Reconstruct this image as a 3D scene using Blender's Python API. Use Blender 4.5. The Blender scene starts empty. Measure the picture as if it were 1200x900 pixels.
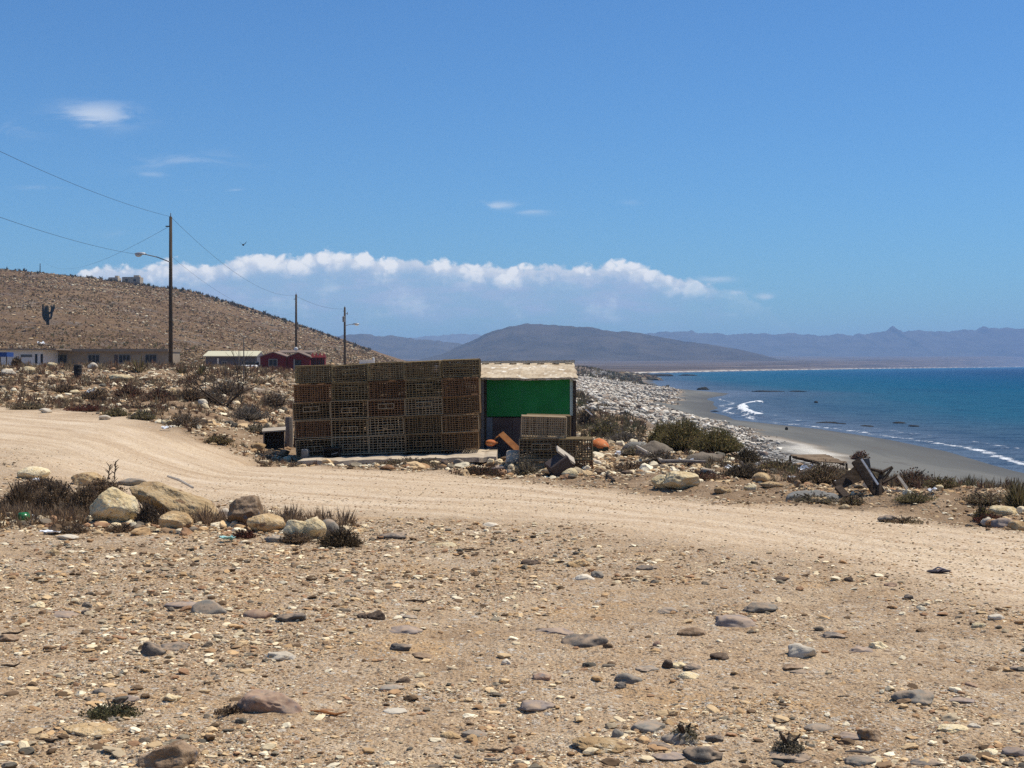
import bpy, bmesh, math, random
import numpy as np
from mathutils import Vector, Matrix, Euler

random.seed(7)
RNG = np.random.default_rng(11)
SC = bpy.context.scene
COL = SC.collection
F = 1733.0          # focal length in photo pixels (1200 wide)
EYE = 1.6
HOR = 428.0         # photo row of the horizon
SEA = -5.0

# ------------------------------------------------------------------ noise
def _hash(ix, iy, iz, seed):
    h = (ix.astype(np.int64) * 374761393 + iy.astype(np.int64) * 668265263 + iz.astype(np.int64) * 2147483647 + seed * 974634777) & 0xFFFFFFFF
    h = ((h ^ (h >> 13)) * 1274126177) & 0xFFFFFFFF
    h = (h ^ (h >> 16)) & 0xFFFFFFFF
    return h.astype(np.float64) / 2147483648.0 - 1.0

def vn2(x, y, seed=0):
    x = np.asarray(x, float); y = np.asarray(y, float)
    ix = np.floor(x); iy = np.floor(y); fx = x - ix; fy = y - iy
    ux = fx * fx * (3 - 2 * fx); uy = fy * fy * (3 - 2 * fy)
    z = np.zeros_like(ix)
    a = _hash(ix, iy, z, seed); b = _hash(ix + 1, iy, z, seed); c = _hash(ix, iy + 1, z, seed); d = _hash(ix + 1, iy + 1, z, seed)
    return (a * (1 - ux) + b * ux) * (1 - uy) + (c * (1 - ux) + d * ux) * uy

def fbm2(x, y, oct=4, seed=0, gain=.5):
    s = 0; a = 1; n = 0
    for i in range(oct):
        s = s + a * vn2(x * 2.03 ** i + 17.3 * i, y * 2.03 ** i - 9.1 * i, seed + i); n += a; a *= gain
    return s / n

def vn3(p, seed=0):
    i = np.floor(p); f = p - i; u = f * f * (3 - 2 * f)
    r = 0
    for dx in (0, 1):
        for dy in (0, 1):
            for dz in (0, 1):
                w = (u[:, 0] if dx else 1 - u[:, 0]) * (u[:, 1] if dy else 1 - u[:, 1]) * (u[:, 2] if dz else 1 - u[:, 2])
                r = r + w * _hash(i[:, 0] + dx, i[:, 1] + dy, i[:, 2] + dz, seed)
    return r

def fbm3(p, oct=3, seed=0):
    s = 0; a = 1; n = 0
    for k in range(oct):
        s = s + a * vn3(p * 2.03 ** k + 11.7 * k, seed + k); n += a; a *= .5
    return s / n

def sstep(a, b, x):
    t = np.clip((np.asarray(x, float) - a) / (b - a), 0, 1)
    return t * t * (3 - 2 * t)

# ------------------------------------------------------------------ terrain
CY = [-50, 20, 92, 114, 130, 152, 179, 216, 293, 346, 408, 520, 880, 1200, 1630, 2540, 5700, 9500, 14000]
CX = [31.0, 31.0, 31.7, 33.5, 33, 32, 27, 29.5, 39, 50, 44, 50, 80, 108, 244, 586, 1973, 3700, 5800]
def coast(y):
    return np.interp(y, CY, CX) + 1.2 * vn2(np.asarray(y, float) / 19.0, 0 * np.asarray(y, float), 5) * np.clip(np.asarray(y, float) / 200, 0.2, 1)
EYv = [-50, 12, 18, 21.4, 23, 25, 34, 45, 100, 200, 350, 500, 880, 1300, 1630, 2540, 5700, 9500, 14000]
EXv = [9, 8.4, 7.5, 6.6, 5.5, 5.1, 4.3, 4.0, 4.0, 4.0, 12, 18, 44, 60, 190, 500, 1840, 3560, 5650]
ZM = ([-50, 15, 25, 32, 45, 70, 100, 200, 400, 700, 1000, 1300, 2000, 4000, 6000, 9500, 14000],
      [0, 0, -.26, -.44, -.5, -.85, -1.1, -1.2, -1.4, -1.4, -2, -2.5, 0, 14, 36, 50, 60])
ZL = ([-50, 12, 20, 26, 35, 48, 70, 90, 130, 180, 230, 300, 900, 1300, 2000, 4000, 6000, 9500, 14000],
      [.0, 0, .04, .08, .25, .48, 1.0, 1.15, .9, .75, 1.2, 1.6, -1, -2, 0, 14, 36, 50, 60])
RX = np.array([(p - 600) / F * 600 for p in (-260, -120, 0, 60, 140, 200, 250, 300, 350, 400, 450, 480, 520)])
RZ = np.array([1.6 + (428 - q) / F * 600 for q in (300, 305, 310, 316, 327, 334, 346, 363, 381, 399, 416, 426, 432)])
NEARX = [-60, -20, -8.2, -2.96, -1.36, .83, 2.16, 3.05, 3.4, 8, 20]
NEARY = [80, 36, 23.7, 17.1, 15.7, 14.3, 12.5, 10.6, 9.8, 4, -10]
FARX = [-60, -20, -14.5, -9.6, -4.8, -2.3, 0, 2.1, 3.7, 4.87, 9, 20]
FARY = [90, 48, 42, 37, 29, 26.6, 23.6, 19.4, 16.4, 14, 8.5, -4]

def wet_limit(y):
    return np.interp(y, [0, 60, 80, 92, 104, 130, 180, 216, 293, 346, 400, 480, 900, 1300, 14000], [15, 15, 13, 10, 12, 14, 12, 7, 6, 12, 6, 3.5, 3, 2, 2])

def zones(x, y):
    x = np.asarray(x, float); y = np.asarray(y, float)
    jit = .9 * vn2(x * .5, y * .5, 31) + .35 * vn2(x * 2, y * 2, 32)
    sc = np.clip(y / 18.0, .5, 2.2)
    n = np.interp(x, NEARX, NEARY); f = np.interp(x, FARX, FARY)
    road = sstep(-1.3, 1.9, (y - n) / sc + 1.3 * jit) * sstep(-.7, .9, (f - y) / sc + jit) * (1 - sstep(60, 95, y))
    rs = (y - n) / np.maximum(f - n, 1e-3)
    c = coast(y); t = c - x
    return road, rs, t

def H(x, y, micro=True):
    x = np.asarray(x, float); y = np.asarray(y, float)
    road, rs, t = zones(x, y)
    wl = sstep(0, 1, (-(x) - (4 + .02 * y)) / (2.2 + .07 * y))
    z = np.interp(y, *ZM) * (1 - wl) + np.interp(y, *ZL) * wl
    z = z + 2.4 * np.exp(-((y - 640) / 120) ** 2) * np.exp(-((x - 32) / 24) ** 2) * sstep(6, 20, t)
    z = z + .36 * np.exp(-((y - 95) / 32) ** 2) * sstep(-14, -21, x)
    # hillside
    rid = np.interp(x * 600 / np.maximum(600, np.minimum(y, 700)), RX, RZ) - 1.6
    prof = sstep(215, 640, y) ** .9 * .55 + .45 * np.clip((y - 215) / 400, 0, 1)
    back = 1 - sstep(640, 1200, y)
    xh = np.interp(x, RX, RZ) - 1.6
    hill = np.maximum(xh, 0) * prof * back
    z = z + hill
    hm = sstep(0.5, 4, hill)
    # beach and bluff
    zb = SEA + .09 * np.clip(t, -60, 13) + .012 * np.clip(t - 13, 0, 15)
    e = np.interp(y, EYv, EXv) + .6 * vn2(x * .0 + 3, y * .45, 9) * np.clip(y / 30, 0, 1) + .3 * vn2(x * 0, y * 1.7, 10)
    w = np.interp(y, [0, 34, 100, 200, 900, 1500, 14000], [3.6, 4.0, 14, 22, 34, 50, 110])
    k = sstep(0, 1, (x - e) / w)
    z = z * (1 - k) + zb * k
    pad = sstep(-5.6, -4.9, x) * (1 - sstep(.6, 1.2, x)) * sstep(28.2, 29.4, y) * (1 - sstep(35.5, 37, y))
    z = z * (1 - pad) + -.52 * pad
    if micro:
        onland = sstep(2, 9, t) * (1 - k * .8) * (1 - .7 * pad)
        near = 1 - sstep(28, 80, y)
        rub = np.clip(1 - road, 0, 1)
        m = .05 * fbm2(x * .55, y * .55, 3, 40) * (1 - .5 * road)
        m = m + near * (.022 * fbm2(x * 2.6, y * 2.6, 3, 44) * (1 - .7 * road) + .012 * (fbm2(x * 9, y * 9, 2, 47)) * (1 - .55 * road))
        m = m + near * road * .011 * np.sin(rs * 19 + 1.5 * vn2(x * .3, y * .3, 51)) * (.5 + .5 * vn2(x * .4, y * .4, 52))
        field = sstep(.95, 1.12, rs) * rub * (1 - sstep(120, 180, y))
        m = m + field * (.16 * fbm2(x * .8, y * .8, 4, 60) + .06 * np.abs(fbm2(x * 2.4, y * 2.4, 3, 63)))
        m = m + hm * (1.1 * fbm2(x * .035, y * .035, 4, 70) + .35 * fbm2(x * .25, y * .25, 3, 75)) * np.clip(hill / 14, .2, 1)
        cob = k * sstep(45, 80, y) * sstep(13, 18, t)
        z = z + m * onland + cob * .18 * fbm2(x * .5, y * .5, 3, 80)
        # distant plain
        z = z + sstep(1300, 3000, y) * sstep(20, 160, t) * 3.0 * fbm2(x * .004, y * .004, 4, 85)
        z = z + sstep(900, 1500, y) * sstep(0, 25, t) * 1.2
    return z

BUMPS = []
_H0 = H
def H(x, y, micro=True):
    z = _H0(x, y, micro)
    if BUMPS:
        x = np.asarray(x, float); y = np.asarray(y, float)
        m = (y > 4.5) & (y < 16) & (np.abs(x) < 7)
        if m.any():
            xm, ym = x[m], y[m]; add = np.zeros(len(xm))
            for bx, by, a, sx, sy in BUMPS:
                add = np.maximum(add, a * np.exp(-((xm - bx) / sx) ** 2 - ((ym - by) / sy) ** 2))
            z = z.copy(); z[m] += add
    return z

def hz(x, y):
    return float(H(np.array([x]), np.array([y]))[0])

_YS = np.concatenate([np.geomspace(2.0, 60, 4000), np.geomspace(60, 2500, 4000)])
def at(px, py):
    """ground point that the photo shows at pixel (px, py)"""
    zr = EYE - (py - HOR) / F * _YS
    h = H((px - 600) / F * _YS, _YS)
    i = int(np.argmax(h >= zr))
    y = float(_YS[i])
    return Vector(((px - 600) / F * y, y, float(h[i])))

def pt(px, py, y):
    return Vector(((px - 600) / F * y, y, EYE - (py - HOR) / F * y))

# ------------------------------------------------------------------ foreground stones: photo position, size, stone kind, label
FG = [
 (243, 719, 44, 20, 'stone_grey', 'smooth grey-green oval stone on the bare dirt', dict(amp=.06, facets=3)),
 (178, 768, 30, 21, 'stone_dark', 'black angular stone touching a flatter grey one', dict(amp=.3, facets=12)),
 (202, 762, 36, 14, 'stone_dark', 'flatter dark grey stone right of the black angular one', dict(amp=.35)),
 (193, 899, 72, 42, 'stone_brown', 'big brown and grey rock half buried in the near dirt', dict(sub=5, facets=11, amp=.25, fine=.05, depth=.8)),
 (313, 836, 78, 36, 'stone_red', 'wide reddish slab stone with a shadowed undercut edge', dict(sub=5, depth=.8, amp=.2, tilt=(-.06, .1))),
 (6, 898, 24, 9, 'stone_grey', 'flat grey stone at the near left corner', {}),
 (8, 752, 26, 12, 'stone_brown', 'brown stone under a stick at the left edge', {}),
 (70, 722, 46, 9, 'stone_purple', 'flat purplish stone nearly buried, far left', dict(sink=1.0)),
 (63, 652, 12, 9, 'stone_tan', 'small tan stone alone on the dirt below the dark shrubs', {}),
 (100, 712, 13, 8, 'stone_dark', 'small dark stone above another small dark one', {}), (100, 720, 11, 7, 'stone_dark', 'small dark stone below another small dark one', {}),
 (440, 726, 22, 14, 'stone_darkbrown', 'dark brown clod on the bare dirt', dict(amp=.3)), (424, 725, 13, 7, 'stone_darkbrown', 'smaller brown clod beside the dark brown clod', {}),
 (467, 741, 56, 15, 'stone_purple', 'flat purplish grey stone mostly buried', dict(sink=.8, facets=3)),
 (480, 725, 18, 6, 'stone_grey', 'small flat grey stone behind the purplish one', {}),
 (469, 762, 26, 11, 'stone_dark', 'dark greenish stone before the flat purplish one', {}),
 (493, 772, 30, 9, 'stone_brown', 'low brown lumps right of the dark greenish stone', dict(amp=.4)),
 (472, 800, 19, 9, 'stone_darkbrown', 'small dark brown stone on a flat grey one', {}), (458, 808, 32, 8, 'stone_grey', 'flat grey stone left of a small dark brown one', dict(sink=.8)),
 (528, 865, 24, 11, 'stone_tan', 'pale tan flat stone beside a grey-green slate', {}), (556, 864, 32, 12, 'stone_grey', 'grey-green slate right of the pale tan stone', dict(amp=.35)),
 (462, 836, 30, 7, 'stone_white', 'flat whitish stone with chips around it', {}),
 (325, 774, 40, 13, 'stone_white', 'whitish crumbly stone in a patch of pale gravel', dict(amp=.45, facets=14, sink=.6)),
 (593, 779, 13, 8, 'stone_white', 'small white stone alone in the middle of the dirt', {}),
 (686, 757, 56, 21, 'stone_dark', 'dark blue-grey humped stone', dict(amp=.2, facets=5)), (650, 742, 46, 11, 'stone_purple', 'flat grey stone behind the dark blue-grey humped one', dict(sink=.8)),
 (630, 834, 46, 17, 'stone_purple', 'purple-grey half buried stone', dict(sink=.5)),
 (737, 800, 34, 15, 'stone_grey', 'grey stone with a dark chip below it', {}), (728, 807, 14, 8, 'stone_dark', 'dark chip below the grey stone', {}),
 (807, 795, 28, 10, 'stone_cream', 'bright cream flat stone', {}), (796, 783, 20, 9, 'stone_cream', 'cream stone beside a dark round one', {}), (783, 784, 14, 11, 'stone_darkbrown', 'dark round stone left of the cream one', {}), (812, 785, 22, 8, 'stone_dark', 'dark stone right of the cream one', {}),
 (760, 786, 30, 7, 'stone_grey', 'flat grey stone left of the dark round one', dict(sink=.8)),
 (844, 773, 24, 10, 'stone_darkbrown', 'dark brown pointed stone', {}),
 (762, 858, 44, 17, 'stone_grey', 'grey oblong stone among the near stones', dict(amp=.1, facets=4)), (710, 880, 80, 24, 'stone_tan', 'long tan slab stone near the bottom', dict(sub=5, tilt=(0, .12))), (724, 864, 15, 12, 'stone_grey', 'little grey stone above the long tan slab', {}),
 (798, 872, 44, 22, 'stone_grey', 'grey rough stone with a plant growing on it', dict(amp=.35)), (773, 876, 32, 12, 'stone_dark', 'dark stone between the oblong stone and the charcoal lump', {}), (825, 893, 48, 24, 'stone_dark', 'charcoal rough lump near the bottom edge', dict(amp=.35, facets=12)),
 (838, 870, 22, 12, 'stone_dark', 'dark little stone right of the plant stone', {}), (786, 890, 40, 10, 'stone_purple', 'flat purplish stone left of the charcoal lump', {}),
 (678, 664, 28, 11, 'stone_tan', 'yellow-tan stone by the near road edge', {}), (622, 662, 24, 8, 'stone_darkbrown', 'dark brown flat stone by the near road edge', {}), (686, 679, 24, 9, 'stone_white', 'white flat chip below the yellow-tan stone', {}), (700, 677, 16, 8, 'stone_grey', 'grey stone touching the white flat chip', {}),
 (760, 668, 28, 8, 'stone_dark', 'dark low stone right of the white flat chip', {}), (575, 617, 20, 6, 'stone_white', 'white stone in the middle of the road', {}),
 (783, 719, 26, 9, 'stone_grey', 'small grey stone in gravel right of centre', {}), (893, 718, 42, 15, 'stone_grey', 'rough grey stone with pale underside', dict(amp=.3)), (862, 734, 54, 16, 'stone_purple', 'wide pinkish grey stone flush with the dirt', dict(sink=1)), (812, 744, 36, 12, 'stone_brown', 'brown-grey flat stone left of the pinkish one', {}),
 (635, 797, 22, 10, 'stone_red', 'small dark red round stone', {}), (770, 757, 10, 7, 'stone_red', 'tiny dark red stone', {}),
 (942, 770, 34, 19, 'stone_white', 'whitish block stone right of centre', dict(box=.5)), (932, 784, 30, 8, 'stone_brown', 'thin tan slab below the whitish block', {}), (940, 789, 26, 6, 'stone_grey', 'thin grey slab edge below the tan one', {}),
 (1011, 764, 28, 12, 'stone_purple', 'purple grey pointed stone beside a cream one', {}), (1031, 760, 22, 11, 'stone_cream', 'cream stone right of the purple grey pointed one', {}),
 (976, 747, 32, 10, 'stone_dark', 'dark crumbly stone behind the whitish block', dict(amp=.4)), (1065, 703, 12, 7, 'stone_dark', 'dark pebble below the sandal', {}),
 (1076, 825, 54, 21, 'stone_grey', 'large low grey stone on the near right', dict(amp=.2)), (1128, 824, 34, 10, 'stone_purple', 'flat grey stone right of the large low one', {}), (1138, 805, 18, 8, 'stone_red', 'small brown-red stone behind the flat grey one', {}),
 (961, 857, 34, 14, 'stone_grey', 'smooth blue-grey stone near the dry plant', dict(amp=.08, facets=3)), (1021, 868, 28, 18, 'stone_brown', 'tan block stone with a dark right side', dict(box=.4)), (1000, 866, 32, 12, 'stone_purple', 'grey stone left of the tan block', {}), (935, 864, 18, 8, 'stone_tan', 'orange-tan stone beside the smooth blue-grey one', {}),
 (1013, 896, 42, 15, 'stone_grey', 'grey-green stone near the bottom edge', {}), (1085, 897, 36, 10, 'stone_dark', 'dark flat stone at the bottom edge', {}), (922, 893, 62, 12, 'stone_dark', 'long dark flat stone beside the dry grey plant', dict(amp=.3)),
 (1120, 858, 40, 12, 'stone_cream', 'cream crumbled stone on the near right', dict(amp=.4, facets=12, sink=.6)), (1143, 853, 16, 7, 'stone_white', 'little white stone right of the cream crumbled one', {}), (1136, 893, 20, 12, 'stone_grey', 'grey stone by the right bottom corner', {}), (1160, 884, 24, 10, 'stone_cream', 'cream stone in the right bottom corner', {}), (1190, 886, 28, 12, 'stone_purple', 'purplish stone at the right edge near the corner', {}),
 (917, 681, 20, 8, 'stone_darkbrown', 'dark brown chip at the near road edge', {}), (995, 682, 11, 6, 'stone_darkbrown', 'tiny dark chip at the near road edge', {}), (1045, 687, 16, 6, 'stone_red', 'reddish chip at the near road edge', {}),
 (1195, 786, 24, 9, 'stone_dark', 'dark flat stone at the right edge', {}), (1170, 726, 22, 9, 'stone_white', 'pale stone right of the sandal by the road', {}), (1150, 735, 20, 7, 'stone_cream', 'cream flat stone by the road below the sandal', {}),
 (575, 870, 0, 0, '', '', {}),
 (118, 812, 22, 8, 'stone_grey', 'grey flat stone left of the dark green plant', {}), (150, 822, 26, 9, 'stone_purple', 'flat stone above the dark green plant', {}), (200, 822, 22, 10, 'stone_cream', 'cream stone right of the dark green plant', {}), (132, 845, 22, 9, 'stone_grey', 'grey stone before the dark green plant', {}),
 (100, 860, 70, 16, 'stone_tan', 'broad tan hump of stone before the dark green plant', dict(sink=1.2, facets=3)), (40, 712, 22, 9, 'stone_cream', 'pale crumbled stone at the left', {}), (300, 724, 36, 14, 'stone_red', 'pinkish stone right of the smooth oval stone', dict(sink=.6)), (340, 728, 36, 13, 'stone_dark', 'dark rough stones in pale chips', dict(amp=.4)),
 (210, 712, 40, 8, 'stone_purple', 'thin purplish slab left of the smooth oval stone', {}), (460, 631, 34, 9, 'stone_dark', 'dark flat stones at the near road edge by the shrub', dict(amp=.4)), (580, 838, 0, 0, '', '', {}), (520, 640, 40, 7, 'stone_cream', 'pale flat stones at the near road edge', {}),
]
FG = [q for q in FG if q[2]]
def _bumps():
    out = []
    for px, py, w, h, mt, lab, kw in FG:
        if w < 18: continue
        p = at(px, py); k = p.y / F; W = w * k; D = W * .8
        out.append((p.x, p.y + D * .35, .30 * h * k, W * .62, D * .75))
    BUMPS.extend(out)
_bumps()

# ------------------------------------------------------------------ materials
def srgb(c):
    return tuple(((v / 12.92) if v <= .04045 else ((v + .055) / 1.055) ** 2.4) for v in c)

class NT:
    def __init__(s, tree):
        s.t = tree; s.n = tree.nodes; s.l = tree.links
    def new(s, typ, **kw):
        n = s.n.new(typ)
        for k, v in kw.items(): setattr(n, k, v)
        return n
    def put(s, sock, v):
        if isinstance(v, bpy.types.NodeSocket): s.l.new(v, sock)
        elif v is not None:
            if hasattr(sock.default_value, '__len__') and not hasattr(v, '__len__'): v = [v] * len(sock.default_value)
            if hasattr(v, '__len__') and len(sock.default_value) == 4 and len(v) == 3: v = (*v, 1)
            sock.default_value = v
    def math(s, op, a, b=None, c=None, clamp=False):
        n = s.new('ShaderNodeMath', operation=op, use_clamp=clamp)
        s.put(n.inputs[0], a)
        if b is not None: s.put(n.inputs[1], b)
        if c is not None: s.put(n.inputs[2], c)
        return n.outputs[0]
    def mix(s, f, a, b, blend='MIX'):
        n = s.new('ShaderNodeMix', data_type='RGBA', blend_type=blend)
        s.put(n.inputs[0], f); s.put(n.inputs[6], a); s.put(n.inputs[7], b)
        return n.outputs[2]
    def noise(s, vec, scale, detail=4, rough=.55, dim='3D', dist=0):
        n = s.new('ShaderNodeTexNoise', noise_dimensions=dim)
        if vec is not None: s.l.new(vec, n.inputs['Vector'])
        n.inputs['Scale'].default_value = scale; n.inputs['Detail'].default_value = detail; n.inputs['Roughness'].default_value = rough
        n.inputs['Distortion'].default_value = dist
        return n.outputs['Fac']
    def vor(s, vec, scale, feature='F1', out='Distance', rand=1):
        n = s.new('ShaderNodeTexVoronoi', feature=feature)
        if vec is not None: s.l.new(vec, n.inputs['Vector'])
        n.inputs['Scale'].default_value = scale; n.inputs['Randomness'].default_value = rand
        return n.outputs[out]
    def ss(s, x, a, b):
        n = s.new('ShaderNodeMapRange', interpolation_type='SMOOTHSTEP')
        s.put(n.inputs['Value'], x); s.put(n.inputs['From Min'], a); s.put(n.inputs['From Max'], b)
        return n.outputs['Result']
    def ramp(s, f, stops):
        n = s.new('ShaderNodeValToRGB')
        e = n.color_ramp.elements
        while len(e) < len(stops): e.new(.5)
        for i, (p, c) in enumerate(stops):
            e[i].position = p; e[i].color = (*c, 1) if len(c) == 3 else c
        s.put(n.inputs[0], f)
        return n.outputs[0]
    def attr(s, name, out='Fac'):
        n = s.new('ShaderNodeAttribute', attribute_name=name)
        return n.outputs[out]
    def mapping(s, vec, scale=(1, 1, 1), loc=(0, 0, 0), rot=(0, 0, 0)):
        n = s.new('ShaderNodeMapping')
        s.l.new(vec, n.inputs[0]); n.inputs['Scale'].default_value = scale; n.inputs['Location'].default_value = loc; n.inputs['Rotation'].default_value = rot
        return n.outputs[0]
    def bump(s, h, strength, dist, normal=None):
        n = s.new('ShaderNodeBump')
        s.put(n.inputs['Height'], h); n.inputs['Strength'].default_value = strength; n.inputs['Distance'].default_value = dist
        if normal is not None: s.l.new(normal, n.inputs['Normal'])
        return n.outputs[0]

def newmat(name):
    m = bpy.data.materials.new(name); m.use_nodes = True
    nt = NT(m.node_tree)
    bs = m.node_tree.nodes['Principled BSDF']
    bs.inputs['Specular IOR Level'].default_value = .2
    return m, nt, bs

def varmat(name, cols, scale=6, rough=.9, bump=.3, bdist=.01, detail=6, fine=None, spots=None, stretch=None, spec=.2, metal=0, dust=0):
    """procedural material: noise between colours, per-object offset, bump"""
    m, nt, bs = newmat(name)
    tc = nt.new('ShaderNodeTexCoord').outputs['Object']
    oi = nt.new('ShaderNodeObjectInfo').outputs['Random']
    off = nt.new('ShaderNodeVectorMath', operation='ADD')
    nt.l.new(tc, off.inputs[0])
    cb = nt.new('ShaderNodeCombineXYZ'); k = nt.math('MULTIPLY', oi, 37.0)
    for i in range(3): nt.l.new(k, cb.inputs[i])
    nt.l.new(cb.outputs[0], off.inputs[1])
    v = off.outputs[0]
    if stretch: v = nt.mapping(v, scale=stretch)
    n = nt.noise(v, scale, detail, .62)
    lo, hi = .3, .7
    st = [(lo + (hi - lo) * i / max(1, len(cols) - 1), c) for i, c in enumerate(cols)]
    c = nt.ramp(n, st)
    if fine:
        f = nt.noise(v, scale * 7, 3, .6)
        c = nt.mix(nt.ss(f, .56, .68), c, fine)
    if spots:
        f = nt.noise(v, scale * 2.3, 4, .6)
        c = nt.mix(nt.ss(f, .58, .66), c, spots)
    if dust:
        gn = nt.new('ShaderNodeSeparateXYZ'); nt.l.new(nt.new('ShaderNodeNewGeometry').outputs['Normal'], gn.inputs[0])
        dm = nt.math('MULTIPLY', nt.ss(gn.outputs[2], .1, .95), nt.ss(nt.noise(v, scale * 1.6, 6, .7), .36, .62))
        c = nt.mix(nt.math('MULTIPLY', dm, dust), c, (.44, .31, .20))
    if dust:
        c = nt.mix(nt.ss(nt.noise(v, scale * 5, 5, .7), .55, .7), c, nt.mix(.5, c, (.42, .34, .25)))
        c = nt.mix(nt.ss(nt.noise(v, scale * 3.1, 5, .7), .56, .72), c, nt.mix(.6, c, (.04, .032, .026)))
    val = nt.math('MULTIPLY_ADD', oi, .3, .85)
    c = nt.mix(1.0, c, nt_comb(nt, val), 'MULTIPLY')
    nt.put(bs.inputs['Base Color'], c)
    bs.inputs['Roughness'].default_value = rough; bs.inputs['Specular IOR Level'].default_value = spec
    bs.inputs['Metallic'].default_value = metal
    if bump:
        h = nt.math('ADD', nt.noise(v, scale * 2, 6, .65), nt.math('MULTIPLY', nt.noise(v, scale * 9, 3, .6), .4))
        nt.l.new(nt.bump(h, bump, bdist), bs.inputs['Normal'])
    return m

def nt_comb(nt, val):
    c = nt.new('ShaderNodeCombineColor')
    for i in range(3): nt.l.new(val, c.inputs[i])
    return c.outputs[0]

def attrmat(name, rough=.9, scale=20, amt=.35, spec=.15, trans=False):
    """colour of each piece from the mesh's own 'col' attribute, broken up by noise"""
    m, nt, bs = newmat(name)
    a = nt.attr('col', 'Color')
    g = nt.new('ShaderNodeNewGeometry').outputs['Position']
    n = nt.noise(g, scale, 4, .6)
    v = nt.math('MULTIPLY_ADD', n, amt * 2, 1 - amt)
    nt.put(bs.inputs['Base Color'], nt.mix(1.0, a, nt_comb(nt, v), 'MULTIPLY'))
    bs.inputs['Roughness'].default_value = rough; bs.inputs['Specular IOR Level'].default_value = spec
    return m

M = {}
M['stone_grey'] = varmat('stone_grey', [(.15, .135, .11), (.225, .205, .168), (.30, .27, .22)], 9, .85, .5, .006, fine=(.27, .25, .21), dust=.8)
M['stone_dark'] = varmat('stone_dark', [(.078, .068, .058), (.125, .11, .094), (.185, .165, .138)], 9, .85, .6, .006, fine=(.17, .16, .14), dust=.8)
M['stone_brown'] = varmat('stone_brown', [(.13, .078, .042), (.22, .14, .078), (.32, .22, .13)], 5, .9, .9, .02, spots=(.12, .11, .11), dust=.8)
M['stone_darkbrown'] = varmat('stone_darkbrown', [(.05, .034, .024), (.08, .055, .04), (.12, .085, .06)], 12, .95, .7, .006, dust=0.25)
M['stone_red'] = varmat('stone_red', [(.27, .155, .10), (.33, .205, .14), (.27, .21, .17)], 8, .9, .5, .006, spots=(.19, .17, .165), dust=.8)
M['stone_purple'] = varmat('stone_purple', [(.18, .15, .135), (.25, .205, .18), (.32, .265, .225)], 8, .9, .5, .006, dust=.8)
M['stone_tan'] = varmat('stone_tan', [(.35, .215, .10), (.50, .345, .175), (.60, .455, .265)], 4,   .9, 1.0, .045, spots=(.22, .13, .07), fine=(.58, .46, .30))
M['stone_cream'] = varmat('stone_cream', [(.52, .385, .195), (.66, .52, .295), (.73, .615, .40)], 3.5,   .9, 1.0, .045, spots=(.36, .26, .15), fine=(.64, .56, .41))
M['stone_white'] = varmat('stone_white', [(.50, .42, .31), (.59, .505, .38), (.65, .575, .45)], 8, .9, .5, .01, spots=(.40, .36, .31))
M['wood_grey'] = varmat('wood_grey', [(.12, .10, .085), (.20, .17, .14), (.28, .245, .21)], 3, .9, .5, .004, stretch=(1, 12, 12))
M['wood_dark'] = varmat('wood_dark', [(.028, .018, .012), (.058, .04, .027), (.10, .07, .048)], 3, .9, .5, .004, stretch=(1, 12, 12))
M['wood_pale'] = varmat('wood_pale', [(.34, .28, .21), (.46, .39, .30), (.56, .50, .41)], 3, .9, .4, .004, stretch=(1, 12, 12), spots=(.25, .19, .14))
M['pole_wood'] = varmat('pole_wood', [(.045, .032, .022), (.075, .055, .038), (.105, .08, .058)], 2, .95, .4, .01, stretch=(6, 6, .6))
M['steel'] = varmat('steel', [(.30, .31, .32), (.40, .41, .42)], 8, .5, .1, .003, metal=.6, spec=.5)
M['wire_black'] = varmat('wire_black', [(.03, .03, .032), (.045, .045, .045)], 8, .7, 0)
M['white_paint'] = varmat('white_paint', [(.62, .61, .58), (.76, .75, .72)], 2, .7, .1, .005, spots=(.5, .47, .42))
M['white_plastic'] = varmat('white_plastic', [(.70, .70, .70), (.80, .80, .79)], 8, .5, .2, .005, spec=.4)
M['tan_wall'] = varmat('tan_wall', [(.25, .20, .145), (.31, .25, .18), (.34, .28, .21)], 1.2, .95, .2, .01)
M['tan_roof'] = varmat('tan_roof', [(.20, .155, .11), (.27, .21, .155)], 2, .95, .3, .01)
M['grey_wall'] = varmat('grey_wall', [(.09, .085, .095), (.15, .14, .15)], 2, .95, .2, .01)
M['pale_roof'] = varmat('pale_roof', [(.50, .46, .30), (.60, .56, .40)], 2, .8, .2, .01, stretch=(6, 1, 1))
M['red_paint'] = varmat('red_paint', [(.085, .006, .006), (.12, .009, .009), (.15, .014, .013)], 3, .8, .2, .01)
M['brown_roof'] = varmat('brown_roof', [(.17, .12, .09), (.24, .18, .14)], 3, .95, .3, .01)
M['window_dark'] = varmat('window_dark', [(.012, .012, .013), (.024, .023, .024)], 3, .4, 0, spec=.2)
M['frame_grey'] = varmat('frame_grey', [(.20, .19, .175), (.27, .26, .24)], 4, .7, .1, .003)
M['blue_tarp'] = varmat('blue_tarp', [(.015, .045, .17), (.025, .07, .25)], 4, .7, .3, .02)
M['concrete'] = varmat('concrete', [(.36, .285, .195), (.48, .39, .28), (.57, .48, .36)], 3, .95, .6, .01, spots=(.26, .21, .16))
M['grey_block'] = varmat('grey_block', [(.20, .18, .155), (.29, .265, .23)], 6, .95, .6, .006)
M['green_paint'] = varmat('green_paint', [(.009, .165, .032), (.013, .215, .045), (.02, .25, .06)], 2.2, .7, .35, .008, spec=.25, spots=(.018, .19, .055))
M['plywood'] = varmat('plywood', [(.30, .22, .135), (.44, .35, .235), (.58, .49, .36)], 2.2, .9, .8, .02, spots=(.66, .60, .49), fine=(.20, .145, .095))
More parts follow.
